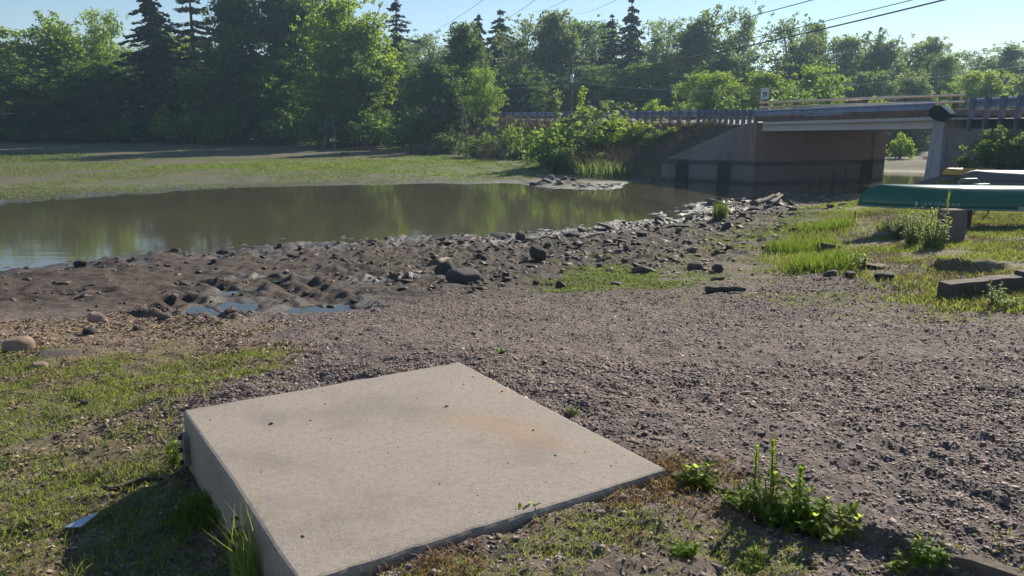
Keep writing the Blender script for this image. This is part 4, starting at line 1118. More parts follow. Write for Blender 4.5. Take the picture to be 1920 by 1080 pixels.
# kind, px, py_top, width px, distance, label, leaf
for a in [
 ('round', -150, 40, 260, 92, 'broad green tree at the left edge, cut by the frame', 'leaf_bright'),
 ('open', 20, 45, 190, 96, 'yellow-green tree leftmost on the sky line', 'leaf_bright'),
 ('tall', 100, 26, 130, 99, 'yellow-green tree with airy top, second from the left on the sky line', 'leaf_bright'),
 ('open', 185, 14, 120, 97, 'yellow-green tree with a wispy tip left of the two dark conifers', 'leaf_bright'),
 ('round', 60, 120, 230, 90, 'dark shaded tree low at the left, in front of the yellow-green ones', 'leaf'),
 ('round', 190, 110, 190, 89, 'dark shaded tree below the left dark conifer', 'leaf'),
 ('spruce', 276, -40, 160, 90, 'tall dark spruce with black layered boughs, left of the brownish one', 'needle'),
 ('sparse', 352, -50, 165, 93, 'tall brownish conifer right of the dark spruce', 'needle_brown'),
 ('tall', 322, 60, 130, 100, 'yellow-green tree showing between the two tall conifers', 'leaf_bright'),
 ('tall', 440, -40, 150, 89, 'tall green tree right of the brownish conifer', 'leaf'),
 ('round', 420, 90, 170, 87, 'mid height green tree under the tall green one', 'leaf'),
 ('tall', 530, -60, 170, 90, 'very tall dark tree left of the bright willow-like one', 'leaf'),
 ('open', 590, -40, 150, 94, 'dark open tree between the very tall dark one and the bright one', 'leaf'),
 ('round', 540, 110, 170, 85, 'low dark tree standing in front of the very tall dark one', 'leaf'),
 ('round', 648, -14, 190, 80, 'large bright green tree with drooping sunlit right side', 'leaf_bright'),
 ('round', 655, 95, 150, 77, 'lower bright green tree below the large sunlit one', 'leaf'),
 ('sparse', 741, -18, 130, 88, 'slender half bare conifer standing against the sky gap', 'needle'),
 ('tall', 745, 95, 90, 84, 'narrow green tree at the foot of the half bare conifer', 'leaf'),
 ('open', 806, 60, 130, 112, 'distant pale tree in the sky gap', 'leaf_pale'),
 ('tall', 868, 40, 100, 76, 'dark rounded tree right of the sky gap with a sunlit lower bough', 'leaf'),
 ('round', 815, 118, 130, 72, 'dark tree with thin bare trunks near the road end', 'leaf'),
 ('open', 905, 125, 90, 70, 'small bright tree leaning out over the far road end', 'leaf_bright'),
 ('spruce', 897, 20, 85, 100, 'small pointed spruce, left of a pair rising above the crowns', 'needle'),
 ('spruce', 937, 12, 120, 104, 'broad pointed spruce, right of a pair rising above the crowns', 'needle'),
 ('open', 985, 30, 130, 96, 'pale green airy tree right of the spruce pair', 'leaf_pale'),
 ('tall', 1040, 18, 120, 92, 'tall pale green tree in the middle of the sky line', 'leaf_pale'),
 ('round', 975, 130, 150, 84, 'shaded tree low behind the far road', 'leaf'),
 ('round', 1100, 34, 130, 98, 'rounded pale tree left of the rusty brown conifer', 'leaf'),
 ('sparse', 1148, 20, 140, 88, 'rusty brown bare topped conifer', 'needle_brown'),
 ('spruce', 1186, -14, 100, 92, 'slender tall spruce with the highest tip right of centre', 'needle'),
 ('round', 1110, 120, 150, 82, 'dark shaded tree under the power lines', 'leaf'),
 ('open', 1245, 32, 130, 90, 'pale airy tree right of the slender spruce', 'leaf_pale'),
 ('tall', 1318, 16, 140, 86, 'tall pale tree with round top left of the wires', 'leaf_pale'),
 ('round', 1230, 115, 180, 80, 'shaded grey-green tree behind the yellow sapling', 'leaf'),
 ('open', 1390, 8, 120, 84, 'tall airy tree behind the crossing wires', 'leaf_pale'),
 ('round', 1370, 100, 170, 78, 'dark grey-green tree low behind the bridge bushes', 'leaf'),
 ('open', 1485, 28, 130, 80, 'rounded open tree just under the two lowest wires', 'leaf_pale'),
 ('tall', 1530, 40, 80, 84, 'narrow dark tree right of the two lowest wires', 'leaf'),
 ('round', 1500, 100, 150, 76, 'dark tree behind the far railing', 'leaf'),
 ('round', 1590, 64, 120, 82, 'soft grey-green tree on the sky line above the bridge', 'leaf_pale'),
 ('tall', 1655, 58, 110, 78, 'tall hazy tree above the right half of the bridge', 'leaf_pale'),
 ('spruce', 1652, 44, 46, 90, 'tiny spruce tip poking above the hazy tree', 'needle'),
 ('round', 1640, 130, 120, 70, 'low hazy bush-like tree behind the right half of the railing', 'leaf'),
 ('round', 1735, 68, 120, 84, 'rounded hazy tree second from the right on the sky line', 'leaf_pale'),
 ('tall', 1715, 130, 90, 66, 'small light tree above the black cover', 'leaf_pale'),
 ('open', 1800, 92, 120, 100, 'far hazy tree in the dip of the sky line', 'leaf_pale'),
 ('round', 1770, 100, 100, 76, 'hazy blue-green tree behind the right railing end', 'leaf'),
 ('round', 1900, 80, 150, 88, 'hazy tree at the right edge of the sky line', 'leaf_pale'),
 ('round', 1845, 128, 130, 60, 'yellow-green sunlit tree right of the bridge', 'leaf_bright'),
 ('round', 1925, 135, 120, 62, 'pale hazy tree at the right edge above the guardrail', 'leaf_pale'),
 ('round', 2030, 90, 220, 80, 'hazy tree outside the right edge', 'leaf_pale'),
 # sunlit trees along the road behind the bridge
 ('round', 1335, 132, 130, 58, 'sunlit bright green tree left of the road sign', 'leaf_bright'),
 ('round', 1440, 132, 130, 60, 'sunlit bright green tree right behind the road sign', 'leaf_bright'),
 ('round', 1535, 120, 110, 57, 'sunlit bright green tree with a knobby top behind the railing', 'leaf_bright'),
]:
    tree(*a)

# ------------------------------------------------------------------ shrubs, reeds
def shrub_proto(seed, n=26, per=170, size=0.13, r0=0.32, tallness=0.75, loose=0.0):
    """about 2 m wide, 1.6 m high"""
    rng = np.random.default_rng(seed); cl = []
    for _ in range(n):
        ph = rng.uniform(0, 6.28); rr = 0.85 * rng.random() ** 0.5; z = (1 - rr ** 2 * 0.7) * rng.uniform(0.15, 1.0) * 1.45
        cl.append((math.cos(ph) * rr, math.sin(ph) * rr, z, r0 * rng.uniform(0.6, 1.2)))
    for _ in range(n // 2):
        ph = rng.uniform(0, 6.28); rr = rng.uniform(0.5, 1.05); cl.append((math.cos(ph) * rr, math.sin(ph) * rr, rng.uniform(0.5, 1.7) * (1.1 - 0.5 * rr), r0 * 0.35))
    mb = MB()
    for i in rng.choice(len(cl), 14, False):
        c = cl[i]; b = (rng.uniform(-.15, .15), rng.uniform(-.15, .15), -0.2)
        mb.tube([b, ((b[0] + c[0]) / 2, (b[1] + c[1]) / 2, c[2] * 0.6), c[:3]], [0.025, 0.016, 0.006], 4)
    me = bpy.data.meshes.new('stems'); me.from_pydata(mb.v, [], mb.f); me.update()
    return me, crown_mesh('foliage', cl, per * 6, size, rng, 0.85)
SHR = [shrub_proto(i) for i in (51, 52, 53)]
def reed_proto(seed, n=420, h=1.6, w=1.0):
    rng = np.random.default_rng(seed); th = rng.uniform(0, 6.28, n); r = w * np.sqrt(rng.random(n))
    b = np.stack([np.cos(th) * r, np.sin(th) * r, np.zeros(n)], 1)
    V, f, ti = blades(b, h * rng.uniform(0.5, 1.1, n), 0.022, 0.28, rng)
    return fast_mesh('blades', V, f, {'tint': ti})
def blades(b, h, w, lean, rng, tint=None, curl=0.5):
    """bent grass blades: 5 vertices, 3 triangles each"""
    n = len(b); h = np.broadcast_to(h, n); w = np.broadcast_to(w, n)
    th = rng.uniform(0, 2 * np.pi, n); ph = rng.uniform(0, 2 * np.pi, n)
    side = np.stack([np.cos(th), np.sin(th), np.zeros(n)], 1) * (w / 2)[:, None]
    ln = np.stack([np.cos(ph), np.sin(ph), np.zeros(n)], 1) * (h * lean * rng.uniform(0.3, 1.6, n))[:, None]
    up = np.zeros((n, 3)); up[:, 2] = h
    m_ = b + up * 0.55 + ln * 0.35; t = b + up * rng.uniform(0.75, 1.0, (n, 1)) + ln
    V = np.stack([b - side, b + side, m_ - side * 0.75, m_ + side * 0.75, t], 1).reshape(-1, 3)
    k = np.arange(n)[:, None] * 5
    f = np.concatenate([k + [0, 1, 3], k + [0, 3, 2], k + [2, 3, 4]])
    ti = np.clip(rng.normal(0.5, 0.25, n), 0, 1) if tint is None else np.clip(tint, 0, 1)
    return V, f, np.repeat(ti, 5)
REED = [reed_proto(i) for i in (61, 62)]
def inst_mesh(name, me, mat, parent):
    key = me.name + mat
    if key not in bpy.data.meshes:
        m2 = me.copy(); m2.name = key; m2.materials.clear(); m2.materials.append(M[mat])
    return link(name, bpy.data.meshes[key], None, parent)
def shrub(px, py_top, py_base, wpx, d, label, leaf='leaf', group=None, name='shrub', cat='shrub'):
    q = WD(px, py_top, d); zb = float(T(q[0], q[1])); b = WD(px, py_base, d)
    zb = max(zb, b[2] - 1.0) if zb < b[2] - 1.5 else zb
    r = empty(name, (q[0], q[1], zb - 0.1), rk.uniform(0, 6.28), label, cat, group)
    w = wpx / F * d
    r.scale = (w / 2.1, w / 2.1, max(0.4, q[2] - zb + 0.1) / 1.6)
    me_s, me_f = SHR[rk.randrange(3)]
    inst_mesh('stems', me_s, 'bark', r); inst_mesh('foliage', me_f, leaf, r)
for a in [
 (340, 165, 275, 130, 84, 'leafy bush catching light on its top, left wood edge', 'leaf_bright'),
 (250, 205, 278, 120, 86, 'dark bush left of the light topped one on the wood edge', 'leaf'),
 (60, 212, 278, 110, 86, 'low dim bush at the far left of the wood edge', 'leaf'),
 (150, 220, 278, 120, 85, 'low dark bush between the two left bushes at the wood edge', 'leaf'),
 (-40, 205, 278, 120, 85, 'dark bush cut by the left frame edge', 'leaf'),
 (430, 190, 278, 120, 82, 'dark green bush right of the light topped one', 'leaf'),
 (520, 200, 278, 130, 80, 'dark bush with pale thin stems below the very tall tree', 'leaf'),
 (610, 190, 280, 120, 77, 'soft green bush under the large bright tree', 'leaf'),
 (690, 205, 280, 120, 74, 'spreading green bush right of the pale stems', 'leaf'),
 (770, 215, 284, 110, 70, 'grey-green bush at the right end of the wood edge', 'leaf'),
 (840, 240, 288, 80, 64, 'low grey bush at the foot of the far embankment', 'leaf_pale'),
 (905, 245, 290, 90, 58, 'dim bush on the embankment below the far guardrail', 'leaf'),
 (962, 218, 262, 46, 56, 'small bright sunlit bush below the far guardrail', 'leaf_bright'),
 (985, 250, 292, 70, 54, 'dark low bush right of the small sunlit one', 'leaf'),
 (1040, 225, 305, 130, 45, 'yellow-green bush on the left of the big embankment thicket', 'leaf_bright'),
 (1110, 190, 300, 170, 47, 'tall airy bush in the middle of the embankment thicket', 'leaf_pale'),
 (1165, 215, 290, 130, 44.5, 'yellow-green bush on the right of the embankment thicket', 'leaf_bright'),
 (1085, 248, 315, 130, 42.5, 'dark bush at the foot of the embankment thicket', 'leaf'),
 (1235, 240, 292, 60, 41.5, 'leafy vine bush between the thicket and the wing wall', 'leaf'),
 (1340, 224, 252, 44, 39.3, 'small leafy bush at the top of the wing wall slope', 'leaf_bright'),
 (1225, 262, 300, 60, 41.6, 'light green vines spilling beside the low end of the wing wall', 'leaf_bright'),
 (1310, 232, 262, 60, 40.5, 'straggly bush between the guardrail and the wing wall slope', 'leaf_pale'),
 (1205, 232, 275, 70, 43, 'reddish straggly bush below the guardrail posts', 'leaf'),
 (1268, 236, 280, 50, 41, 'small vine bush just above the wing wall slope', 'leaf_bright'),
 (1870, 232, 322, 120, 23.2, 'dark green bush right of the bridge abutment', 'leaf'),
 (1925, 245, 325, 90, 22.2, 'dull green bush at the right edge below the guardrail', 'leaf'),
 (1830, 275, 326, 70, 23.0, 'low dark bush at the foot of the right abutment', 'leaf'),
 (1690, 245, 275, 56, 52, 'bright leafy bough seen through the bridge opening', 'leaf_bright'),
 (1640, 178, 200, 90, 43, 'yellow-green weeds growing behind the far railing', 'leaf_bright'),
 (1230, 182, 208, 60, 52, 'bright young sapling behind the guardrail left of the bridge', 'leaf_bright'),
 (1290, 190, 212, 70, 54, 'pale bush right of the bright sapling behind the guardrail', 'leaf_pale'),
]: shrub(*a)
def reeds(px, py_top, py_base, wpx, d, label, mat='reed', group=None):
    q = WD(px, py_top, d); zb = float(T(q[0], q[1])); r = empty('reed_bed', (q[0], q[1], zb - 0.05), rk.uniform(0, 6), label, 'reeds', group)
    w = wpx / F * d; r.scale = (w / 2.0, w / 2.6, max(0.3, q[2] - zb) / 1.7)
    inst_mesh('blades', REED[rk.randrange(2)], mat, r)
for a in [(1110, 262, 318, 100, 41, 'dry brown reed bed left part at the embankment foot', 'reed'),
          (1175, 262, 318, 90, 40.5, 'dry brown reed bed right part near the wing wall', 'reed'),
          (1140, 285, 322, 120, 39.6, 'greenish low reeds in front of the brown reed beds', 'leaf_pale'),
          (935, 255, 290, 90, 56, 'dim dry reeds at the foot of the far embankment', 'reed'),
          (800, 262, 288, 100, 64, 'dim reddish reeds at the wood edge', 'reed')]:
    reeds(*a)
# tall thin saplings rising from the thicket
def sapling(px, py_top, d, wpx, label, leaf='leaf_bright'):
    q = WD(px, py_top, d); zb = float(T(q[0], q[1])); H = q[2] - zb; rng = np.random.default_rng(int(px))
    r = empty('sapling', (q[0], q[1], zb), 0, label, 'sapling'); w = wpx / F * d
    mb = MB(); mb.tube([(0, 0, -0.1), (0.05, 0, H * 0.5), (0, 0, H * 0.95)], [0.035, 0.025, 0.008], 5); mb.build('trunk', M['bark'], r)
    cl = [(rng.uniform(-1, 1) * w * 0.4 * (1.1 - t), rng.uniform(-1, 1) * w * 0.4, H * t, w * 0.22 * rng.uniform(0.6, 1.2)) for t in np.linspace(0.4, 0.98, 9)]
    link('crown', crown_mesh('crown', cl, 170 / (w * 0.22) ** 2 / 3, 0.16, rng), M[leaf], r)
sapling(1092, 165, 47, 36, 'tall leafy sapling rising right of the utility pole')
sapling(1046, 172, 48, 30, 'tall thin sapling rising left of the utility pole', 'leaf_pale')
sapling(1130, 190, 46, 40, 'grey-green sapling over the yellow-green bush', 'leaf_pale')

# far mass of wood that closes the gaps behind the single trees
rng = np.random.default_rng(77); cl = []
for i in range(620):
    x = rng.uniform(-110, 120); y = rng.uniform(118, 150); top = 12.5 + 1.5 * math.sin(x * 0.11) + (1.5 if x < -8 else 0) - np.clip((x - 20) * 0.09, 0, 5)
    cl.append((x, y, float(T(x, y)) + rng.uniform(0, top), rng.uniform(1.4, 2.6)))
tag(link('far_woods', crown_mesh('far_woods', cl, 60, 0.5, rng), M['leaf']), kind='stuff')
# shaded undergrowth under the wood edge
cl = []
for i in range(330):
    x = rng.uniform(-75, -2); y = np.interp(x, [-75, -30, -2], [92, 86, 74]) + rng.uniform(0, 8)
    cl.append((x, y, float(T(x, y)) + rng.uniform(0.0, 2.2), rng.uniform(0.5, 1.2)))
for i in range(170):
    s = rng.uniform(5, 60); o_ = RW + rng.uniform(1.2, 1.5 + min(13, max(0.2, (s - 4) * 0.5))); q = R3(s, o_, 0)
    cl.append((q[0], q[1], float(T(q[0], q[1])) + rng.uniform(0.2, 2.2), rng.uniform(0.5, 1.1)))
for i in range(210):
    s = rng.uniform(1.0, 55); o_ = rng.uniform(-6.0, -1.2); q = R3(s, o_, 0)
    if (np.array(q[:2]) - WG0) @ wgn > -0.7 and s < 9: continue
    cl.append((q[0], q[1], float(T(q[0], q[1])) + rng.uniform(0.0, 0.5), rng.uniform(0.3, 0.6)))
tag(link('undergrowth', crown_mesh('undergrowth', cl, 130, 0.26, rng), M['leaf']), kind='stuff')

for px, y0, y1, d, lean, lab in ((604, 205, 272, 74, 0.9, 'thin pale birch stem leaning left at the wood edge'), (628, 210, 275, 73.5, -0.4, 'thin pale birch stem leaning right at the wood edge'), (860, 180, 262, 61, 0.6, 'bare pale trunk by the far road end'), (878, 190, 262, 60, -0.8, 'bare pale trunk leaning right by the far road end')):
    a, b = WD(px, y1, d), WD(px + lean * 14, y0, d); a[2] = float(T(a[0], a[1])) - 0.1
    pts = [a + (b - a) * t + np.array([0.12 * math.sin(t * 5 + px), 0, 0]) for t in np.linspace(0, 1, 8)]
    o = MB().tube(pts, list(np.linspace(0.09, 0.03, 8)), 6).build('bare_trunk', M['bark_pale'], None, True); tag(o, lab, 'tree trunk')

# ------------------------------------------------------------------ utility pole and wires
p = WD(1072, 120, 62); zb = float(T(p[0], p[1]))
up_ = empty('utility_pole', (p[0], p[1], zb), 0, 'dim utility pole half hidden in the trees where the wires meet', 'pole')
H = WD(1072, 106, 62)[2] - zb
MB().tube([(0, 0, -0.3), (0, 0, H)], [0.12, 0.08], 10).build('post', M['bark'], up_, True)
MB().box(-0.9, 0.9, -0.06, 0.06, H - 0.55, H - 0.42).build('crossarm', M['bark'], up_)
MB().tube([(0.02, -0.22, H - 1.95), (0.02, -0.22, H - 1.35)], 0.14, 12).build('insulator', M['white_panel'], up_, True)
p2 = WD(1236, 107, 58)
def wire(a, b, sag, r, label, mat='wire'):
    a, b = Vector(a), Vector(b); pts = []
    for i in range(33):
        t = i / 32; q = a.lerp(b, t); q.z -= sag * 4 * t * (1 - t); pts.append(q)
    tag(MB().tube(pts, r, 5).build('power_line', M[mat], None, True), label, 'wire')
wire(WD(1072, 112, 62), WD(2300, -222, 20), 0.25, 0.020, 'topmost of the three dark power lines crossing the right sky')
wire(WD(1072, 137, 62), WD(2300, -152, 20), 0.35, 0.017, 'middle and thinner of the three dark power lines at right')
wire(WD(1072, 146, 62), WD(2300, -136, 20), 0.40, 0.030, 'lowest and thickest of the three dark power lines at right')
wire(WD(1072, 152, 62), WD(2000, 112, 34), 1.0, 0.012, 'pale sagging wire in front of the dark trees right of the pole', 'wire_pale')
wire(WD(1072, 146, 62), WD(780, 147, 84), 0.5, 0.016, 'pale wire running left from the utility pole, upper', 'wire_pale')
wire(WD(1072, 158, 62), WD(780, 163, 84), 0.3, 0.016, 'pale wire running left from the utility pole, lower', 'wire_pale')
wire(WD(790, 68, 110), WD(950, -32, 40), 0.3, 0.012, 'faint thin wire leftmost in the sky gap', 'wire')
wire(WD(915, 50, 110), WD(1030, -20, 40), 0.3, 0.012, 'faint thin wire above the spruce pair', 'wire')
wire(WD(1000, 22, 110), WD(1110, -28, 40), 0.3, 0.012, 'faint thin wire above the middle tall pale tree', 'wire')
wire(WD(1080, 26, 110), WD(1200, -24, 40), 0.3, 0.012, 'faint thin wire left of the slender spruce tip', 'wire')

# ------------------------------------------------------------------ weeds near the camera
def lance_leaves(base, dirs, L, w, rng):
    """leaf blades with a fold: 6 vertices, 4 triangles"""
    n = len(base); d = dirs / np.linalg.norm(dirs, axis=1, keepdims=True)
    up = np.array([0, 0, 1.0]); side = np.cross(d, up); side /= np.linalg.norm(side, axis=1, keepdims=True) + 1e-6
    nr = np.cross(side, d); L = L[:, None]; w = w[:, None]
    p0 = base; p1 = base + d * L * 0.4 + nr * L * 0.05; p2 = base + d * L * 0.75 + nr * L * 0.0; tip = base + d * L - nr * L * 0.18
    V = np.stack([p0, p1 + side * w * .5 + nr * w * .15, p1, p1 - side * w * .5 + nr * w * .15, p2 + side * w * .35 + nr * w * .1, p2 - side * w * .35 + nr * w * .1, tip, p2], 1).reshape(-1, 3)
    k = np.arange(n)[:, None] * 8
    f3 = np.concatenate([k + [0, 1, 2], k + [0, 2, 3], k + [4, 6, 7], k + [7, 6, 5]]); f4 = np.concatenate([k + [1, 4, 7, 2], k + [2, 7, 5, 3]])
    return V, [f3, f4]
def weed(px, py, h, w, label, nst=5, leaf=0.06, mat='weed', spikes=0, per=14, name='weed', cat='weed', group=None, seed=None, lean=0.5, dy=0):
    p = spot(px, py); rng = np.random.default_rng(seed if seed is not None else int(px * 7 + py))
    r = empty(name, (p[0], p[1] + dy, float(T(p[0], p[1] + dy))), 0, label, cat, group)
    mb = MB(); B = []; D = []; L = []; S = []
    for k in range(nst):
        a = rng.uniform(0, 6.28); tall = spikes and k < spikes
        hh = h * (1.0 - 0.12 * k if tall else rng.uniform(0.35, 0.7 if spikes else 1.0)); rr = w / 2 * (0.25 if tall else rng.random() ** 0.5)
        x0, y0 = math.cos(a) * rr * 0.3, math.sin(a) * rr * 0.3; x1, y1 = math.cos(a) * rr, math.sin(a) * rr * 0.8
        pts = [(x0, y0, -0.02), ((x0 + x1) / 2, (y0 + y1) / 2, hh * 0.55), (x1, y1, hh)]
        mb.tube(pts, [0.0045 * (1 + h), 0.0035 * (1 + h), 0.0015], 5)
        n = int(per * (1.5 if tall else 1))
        for i in range(n):
            t = rng.uniform(0.12, 1.0); q = np.array([x0 + (x1 - x0) * t, y0 + (y1 - y0) * t, hh * t]); aa = rng.uniform(0, 6.28)
            B.append(q); D.append((math.cos(aa), math.sin(aa), rng.uniform(-0.1, 0.7) + (0.6 if t > 0.9 else 0)))
            L.append(leaf * rng.uniform(0.5, 1.2) * (0.55 if tall and t > 0.55 else 1.1 - 0.4 * t))
        if tall:       # flower spike of small bunched bracts
            for i in range(70):
                t = rng.uniform(0.70, 1.0); aa = rng.uniform(0, 6.28); q = np.array([x0 + (x1 - x0) * t, y0 + (y1 - y0) * t, hh * (0.58 + 0.44 * (t - 0.7) / 0.3)])
                S.append((q, (math.cos(aa) * 0.7, math.sin(aa) * 0.7, 1.0)))
    mb.build('stem', M['stem'], r)
    B = np.array(B); D = np.array(D); L = np.array(L)
    V, f = lance_leaves(B, D, L, L * 0.45, rng)
    link('leaves', fast_mesh('leaves', V, f, {'tint': np.repeat(np.clip(rng.normal(0.5, 0.25, len(B)), 0, 1), 8)}), M[mat], r)
    if S:
        V, f = lance_leaves(np.array([s[0] for s in S]), np.array([s[1] for s in S]), np.full(len(S), leaf * 0.38), np.full(len(S), leaf * 0.16), rng)
        link('flower_spike', fast_mesh('flower_spike', V, f, {'tint': np.repeat(rng.uniform(0.5, 1, len(S)), 8)}), M['weed'], r)
    return r
weed(1445, 985, 0.30, 0.16, 'tall weed with a green flower spike, tallest by the timber edging', 6, 0.055, spikes=1, per=14)
weed(1410, 962, 0.24, 0.14, 'slimmer weed with a flower spike left of the tallest one', 5, 0.05, spikes=1, per=12)
weed(1502, 985, 0.20, 0.20, 'feathery weed with an upright shoot right of the tallest one', 7, 0.06, spikes=1, per=20)
weed(1550, 1005, 0.11, 0.26, 'low spreading green weed at the end of the visible edging', 16, 0.055, per=16)
weed(1455, 985, 0.10, 0.22, 'low bushy weed around the foot of the tallest weed', 14, 0.05, per=14)
weed(1385, 945, 0.07, 0.20, 'low weed patch between the slab corner weed and the spikes', 12, 0.04, per=12)
weed(1310, 915, 0.09, 0.15, 'bluish green leafy weed at the slab corner', 9, 0.07, per=11)
weed(990, 990, 0.085, 0.10, 'small bright green weed against the front edge of the slab', 8, 0.04, 'leaf_bright', per=10)
weed(1738, 1062, 0.10, 0.12, 'bright leafy weed by the edging near the lower right corner', 8, 0.055, per=11)
weed(1690, 1070, 0.06, 0.10, 'small weed left of the lower right leafy one', 7, 0.04, per=9)
weed(1285, 1040, 0.03, 0.10, 'flat green rosette on the ground below the slab corner', 8, 0.04, per=9)
weed(1410, 1060, 0.04, 0.12, 'flat green weed at the bottom edge right of the slab', 9, 0.04, per=9)
weed(1075, 778, 0.03, 0.05, 'tiny weed at the right edge of the slab', 5, 0.035, per=7)
weed(940, 663, 0.03, 0.08, 'tiny tuft of weed alone on the gravel behind the slab', 6, 0.035, 'leaf_bright', per=8)
weed(333, 868, 0.15, 0.07, 'upright weed growing beside the steel bracket', 5, 0.05, per=16, dy=-0.02)
weed(452, 1060, 0.33, 0.12, 'sunlit leafy weed leaning over the lower left slab edge', 5, 0.07, 'leaf_bright', per=8)
weed(1745, 468, 0.62, 0.55, 'bushy light green weeds nearest the left side of the concrete block', 42, 0.07, 'weed', per=20)
weed(1712, 462, 0.62, 0.55, 'bushy light green weeds between the dark weed and the block', 40, 0.07, 'weed', per=20)
weed(1728, 448, 0.60, 0.60, 'light green weeds furthest back in front of the canoe side', 36, 0.08, 'weed', per=20)
weed(1766, 462, 0.92, 0.25, 'tall weed stem reaching up in front of the canoe lettering', 5, 0.10, spikes=1, per=22)
weed(1682, 448, 0.52, 0.60, 'dark bushy weed left of the light green weeds', 44, 0.06, 'leaf', per=24)
weed(1655, 440, 0.30, 0.30, 'small weed at the edge of the bare patch under the canoe', 9, 0.08, per=14)
weed(1612, 505, 0.30, 0.30, 'upright weed right of the buried timber stub', 9, 0.09, per=14)
weed(1575, 490, 0.22, 0.30, 'weed leaning on the buried timber stub', 9, 0.08, per=12)
weed(1862, 575, 0.28, 0.20, 'tall thin weed in front of the timber beam', 6, 0.07, per=16)
weed(1895, 580, 0.14, 0.26, 'leafy weed at the foot of the timber beam near the right edge', 9, 0.07, per=12)
weed(1835, 562, 0.12, 0.12, 'small weed left of the tall thin one at the timber beam', 6, 0.06, per=10)
M['lush'] = leaf_mat('lush_grass', (0.045, 0.095, 0.020), (0.13, 0.20, 0.04), (0.30, 0.44, 0.05), 0.48)
def tuft(px, py, n, h, w, bw, label, mat='grass', lean=0.35, tint=None, dy=0):
    p = spot(px, py); rng = np.random.default_rng(int(px + py)); th = rng.uniform(0, 6.28, n); r = w / 2 * np.sqrt(rng.random(n))
    b = np.stack([p[0] + np.cos(th) * r, p[1] + dy + np.sin(th) * r, np.zeros(n)], 1); b[:, 2] = T(b[:, 0], b[:, 1]) - 0.01
    V, f, ti = blades(b, h * rng.uniform(0.5, 1.1, n), bw, lean, rng, None if tint is None else rng.normal(tint, 0.15, n))
    me = fast_mesh('grass_tuft', V - np.array([p[0], p[1] + dy, p[2]]), f, {'tint': ti}); o = link('grass_tuft', me, M[mat]); o.location = (p[0], p[1] + dy, p[2])
    return tag(o, label, 'grass tuft')
tuft(1350, 408, 160, 0.62, 0.42, 0.02, 'bright green reed tuft standing alone at the rubble spit', 'lush', 0.15)
tuft(470, 1100, 110, 0.34, 0.14, 0.006, 'sunlit yellow-green grass tuft at the lower left slab corner', 'grass', 0.30, 0.95)
tuft(700, 1085, 50, 0.10, 0.14, 0.004, 'dry straw tuft against the front of the slab at the bottom', 'dryweed', 0.4)
tuft(400, 960, 500, 0.11, 0.34, 0.006, 'dark green grass tuft in the slab shadow', 'lush', 0.6, 0.2)
tuft(1500, 470, 900, 0.30, 1.2, 0.014, 'tall bright green grass stand left of the bare patch', 'lush', 0.4, 0.45)
tuft(1545, 500, 700, 0.28, 1.0, 0.014, 'tall green grass stand below the timber stub', 'lush', 0.4, 0.45)
tuft(1545, 430, 700, 0.26, 1.2, 0.016, 'upper bright grass stand towards the canoe bow', 'lush', 0.4, 0.45)

# ------------------------------------------------------------------ ground cover: grass, litter, gravel (nobody could count it)
def sample(f, n, x0, x1, y0, y1, rng, p=1.0, lod=None):
    x = rng.uniform(x0, x1, n); y = rng.uniform(y0, y1, n)
    k = rng.random(n) < np.clip(f(x, y), 0, 1) * p
    x, y = x[k], y[k]
    ok = ~in_poly(x, y, np.array([q[:2] for q in slab_q])); return x[ok], y[ok]
def add_grass(sets, name):
    V = []; Fq = []; ti = []; nb = 0
    for v, f, t in sets:
        V.append(v); Fq.append(f + nb); ti.append(t); nb += len(v)
    tag(link(name, fast_mesh(name, np.concatenate(V), np.concatenate(Fq), {'tint': np.concatenate(ti)}), M['grass']), kind='stuff')
rng = np.random.default_rng(9); sets = []
def clumpy(f, sc, lo, seed): return lambda x, y: f(x, y) * sstep(lo, lo + 0.16, fbm(x * sc, y * sc, seed, 4) + 0.5)
def gset(f, n, box, h, w, lean, tmean, tsd=0.22):
    x, y = sample(f, n, *box, rng)
    b = np.stack([x, y, T(x, y) - 0.004], 1)
    tt = rng.normal(tmean, tsd, len(x)) + 0.5 * fbm(x * 1.4, y * 1.4, 61, 3)
    sets.append(blades(b, h * rng.uniform(0.4, 1.2, len(x)), w, lean, rng, tt))
gset(clumpy(P_grassL, 2.2, 0.44, 71), 150000, (-5.5, 0.6, 1.4, 7), 0.034, 0.0055, 0.9, 0.80)
gset(clumpy(P_grassL, 5.0, 0.50, 73), 90000, (-5.5, 0.6, 1.4, 7), 0.05, 0.0055, 0.7, 0.5)
gset(clumpy(P_litter, 3, 0.55, 74), 16000, (-8, 0.5, 4, 9), 0.04, 0.006, 0.9, 0.6)
gset(clumpy(P_front, 4.0, 0.44, 72), 80000, (-0.8, 3.2, 1.4, 3.2), 0.026, 0.004, 0.9, 0.75)
gset(clumpy(lambda x, y: P_grassR(x, y) * (1 - 0.85 * P_bare(x, y)), 1.4, 0.38, 75), 250000, (3.5, 17, 6.5, 24), 0.08, 0.012, 0.8, 0.74)
gset(P_lush, 16000, (3.5, 9, 8, 18), 0.15, 0.014, 0.45, 0.35)
gset(clumpy(P_sparse, 2.2, 0.50, 76), 60000, (0.2, 9, 6.5, 22), 0.035, 0.012, 1.0, 0.55)
add_grass(sets, 'grass')
ee = rng.uniform(0.6, 60, 60000); oo = rng.uniform(-7.5, -0.4, 60000)
x = P0[0] + RU[0] * ee + RN[0] * oo; y = P0[1] + RU[1] * ee + RN[1] * oo
ok = (((x - WG0[0]) * wgn[0] + (y - WG0[1]) * wgn[1] < -0.5) | (ee > 9)) & (T(x, y) > 0.45)
x, y = x[ok], y[ok]; b = np.stack([x, y, T(x, y) - 0.02], 1)
bt = fbm(x * 0.8, y * 0.8, 97, 4) + 0.5
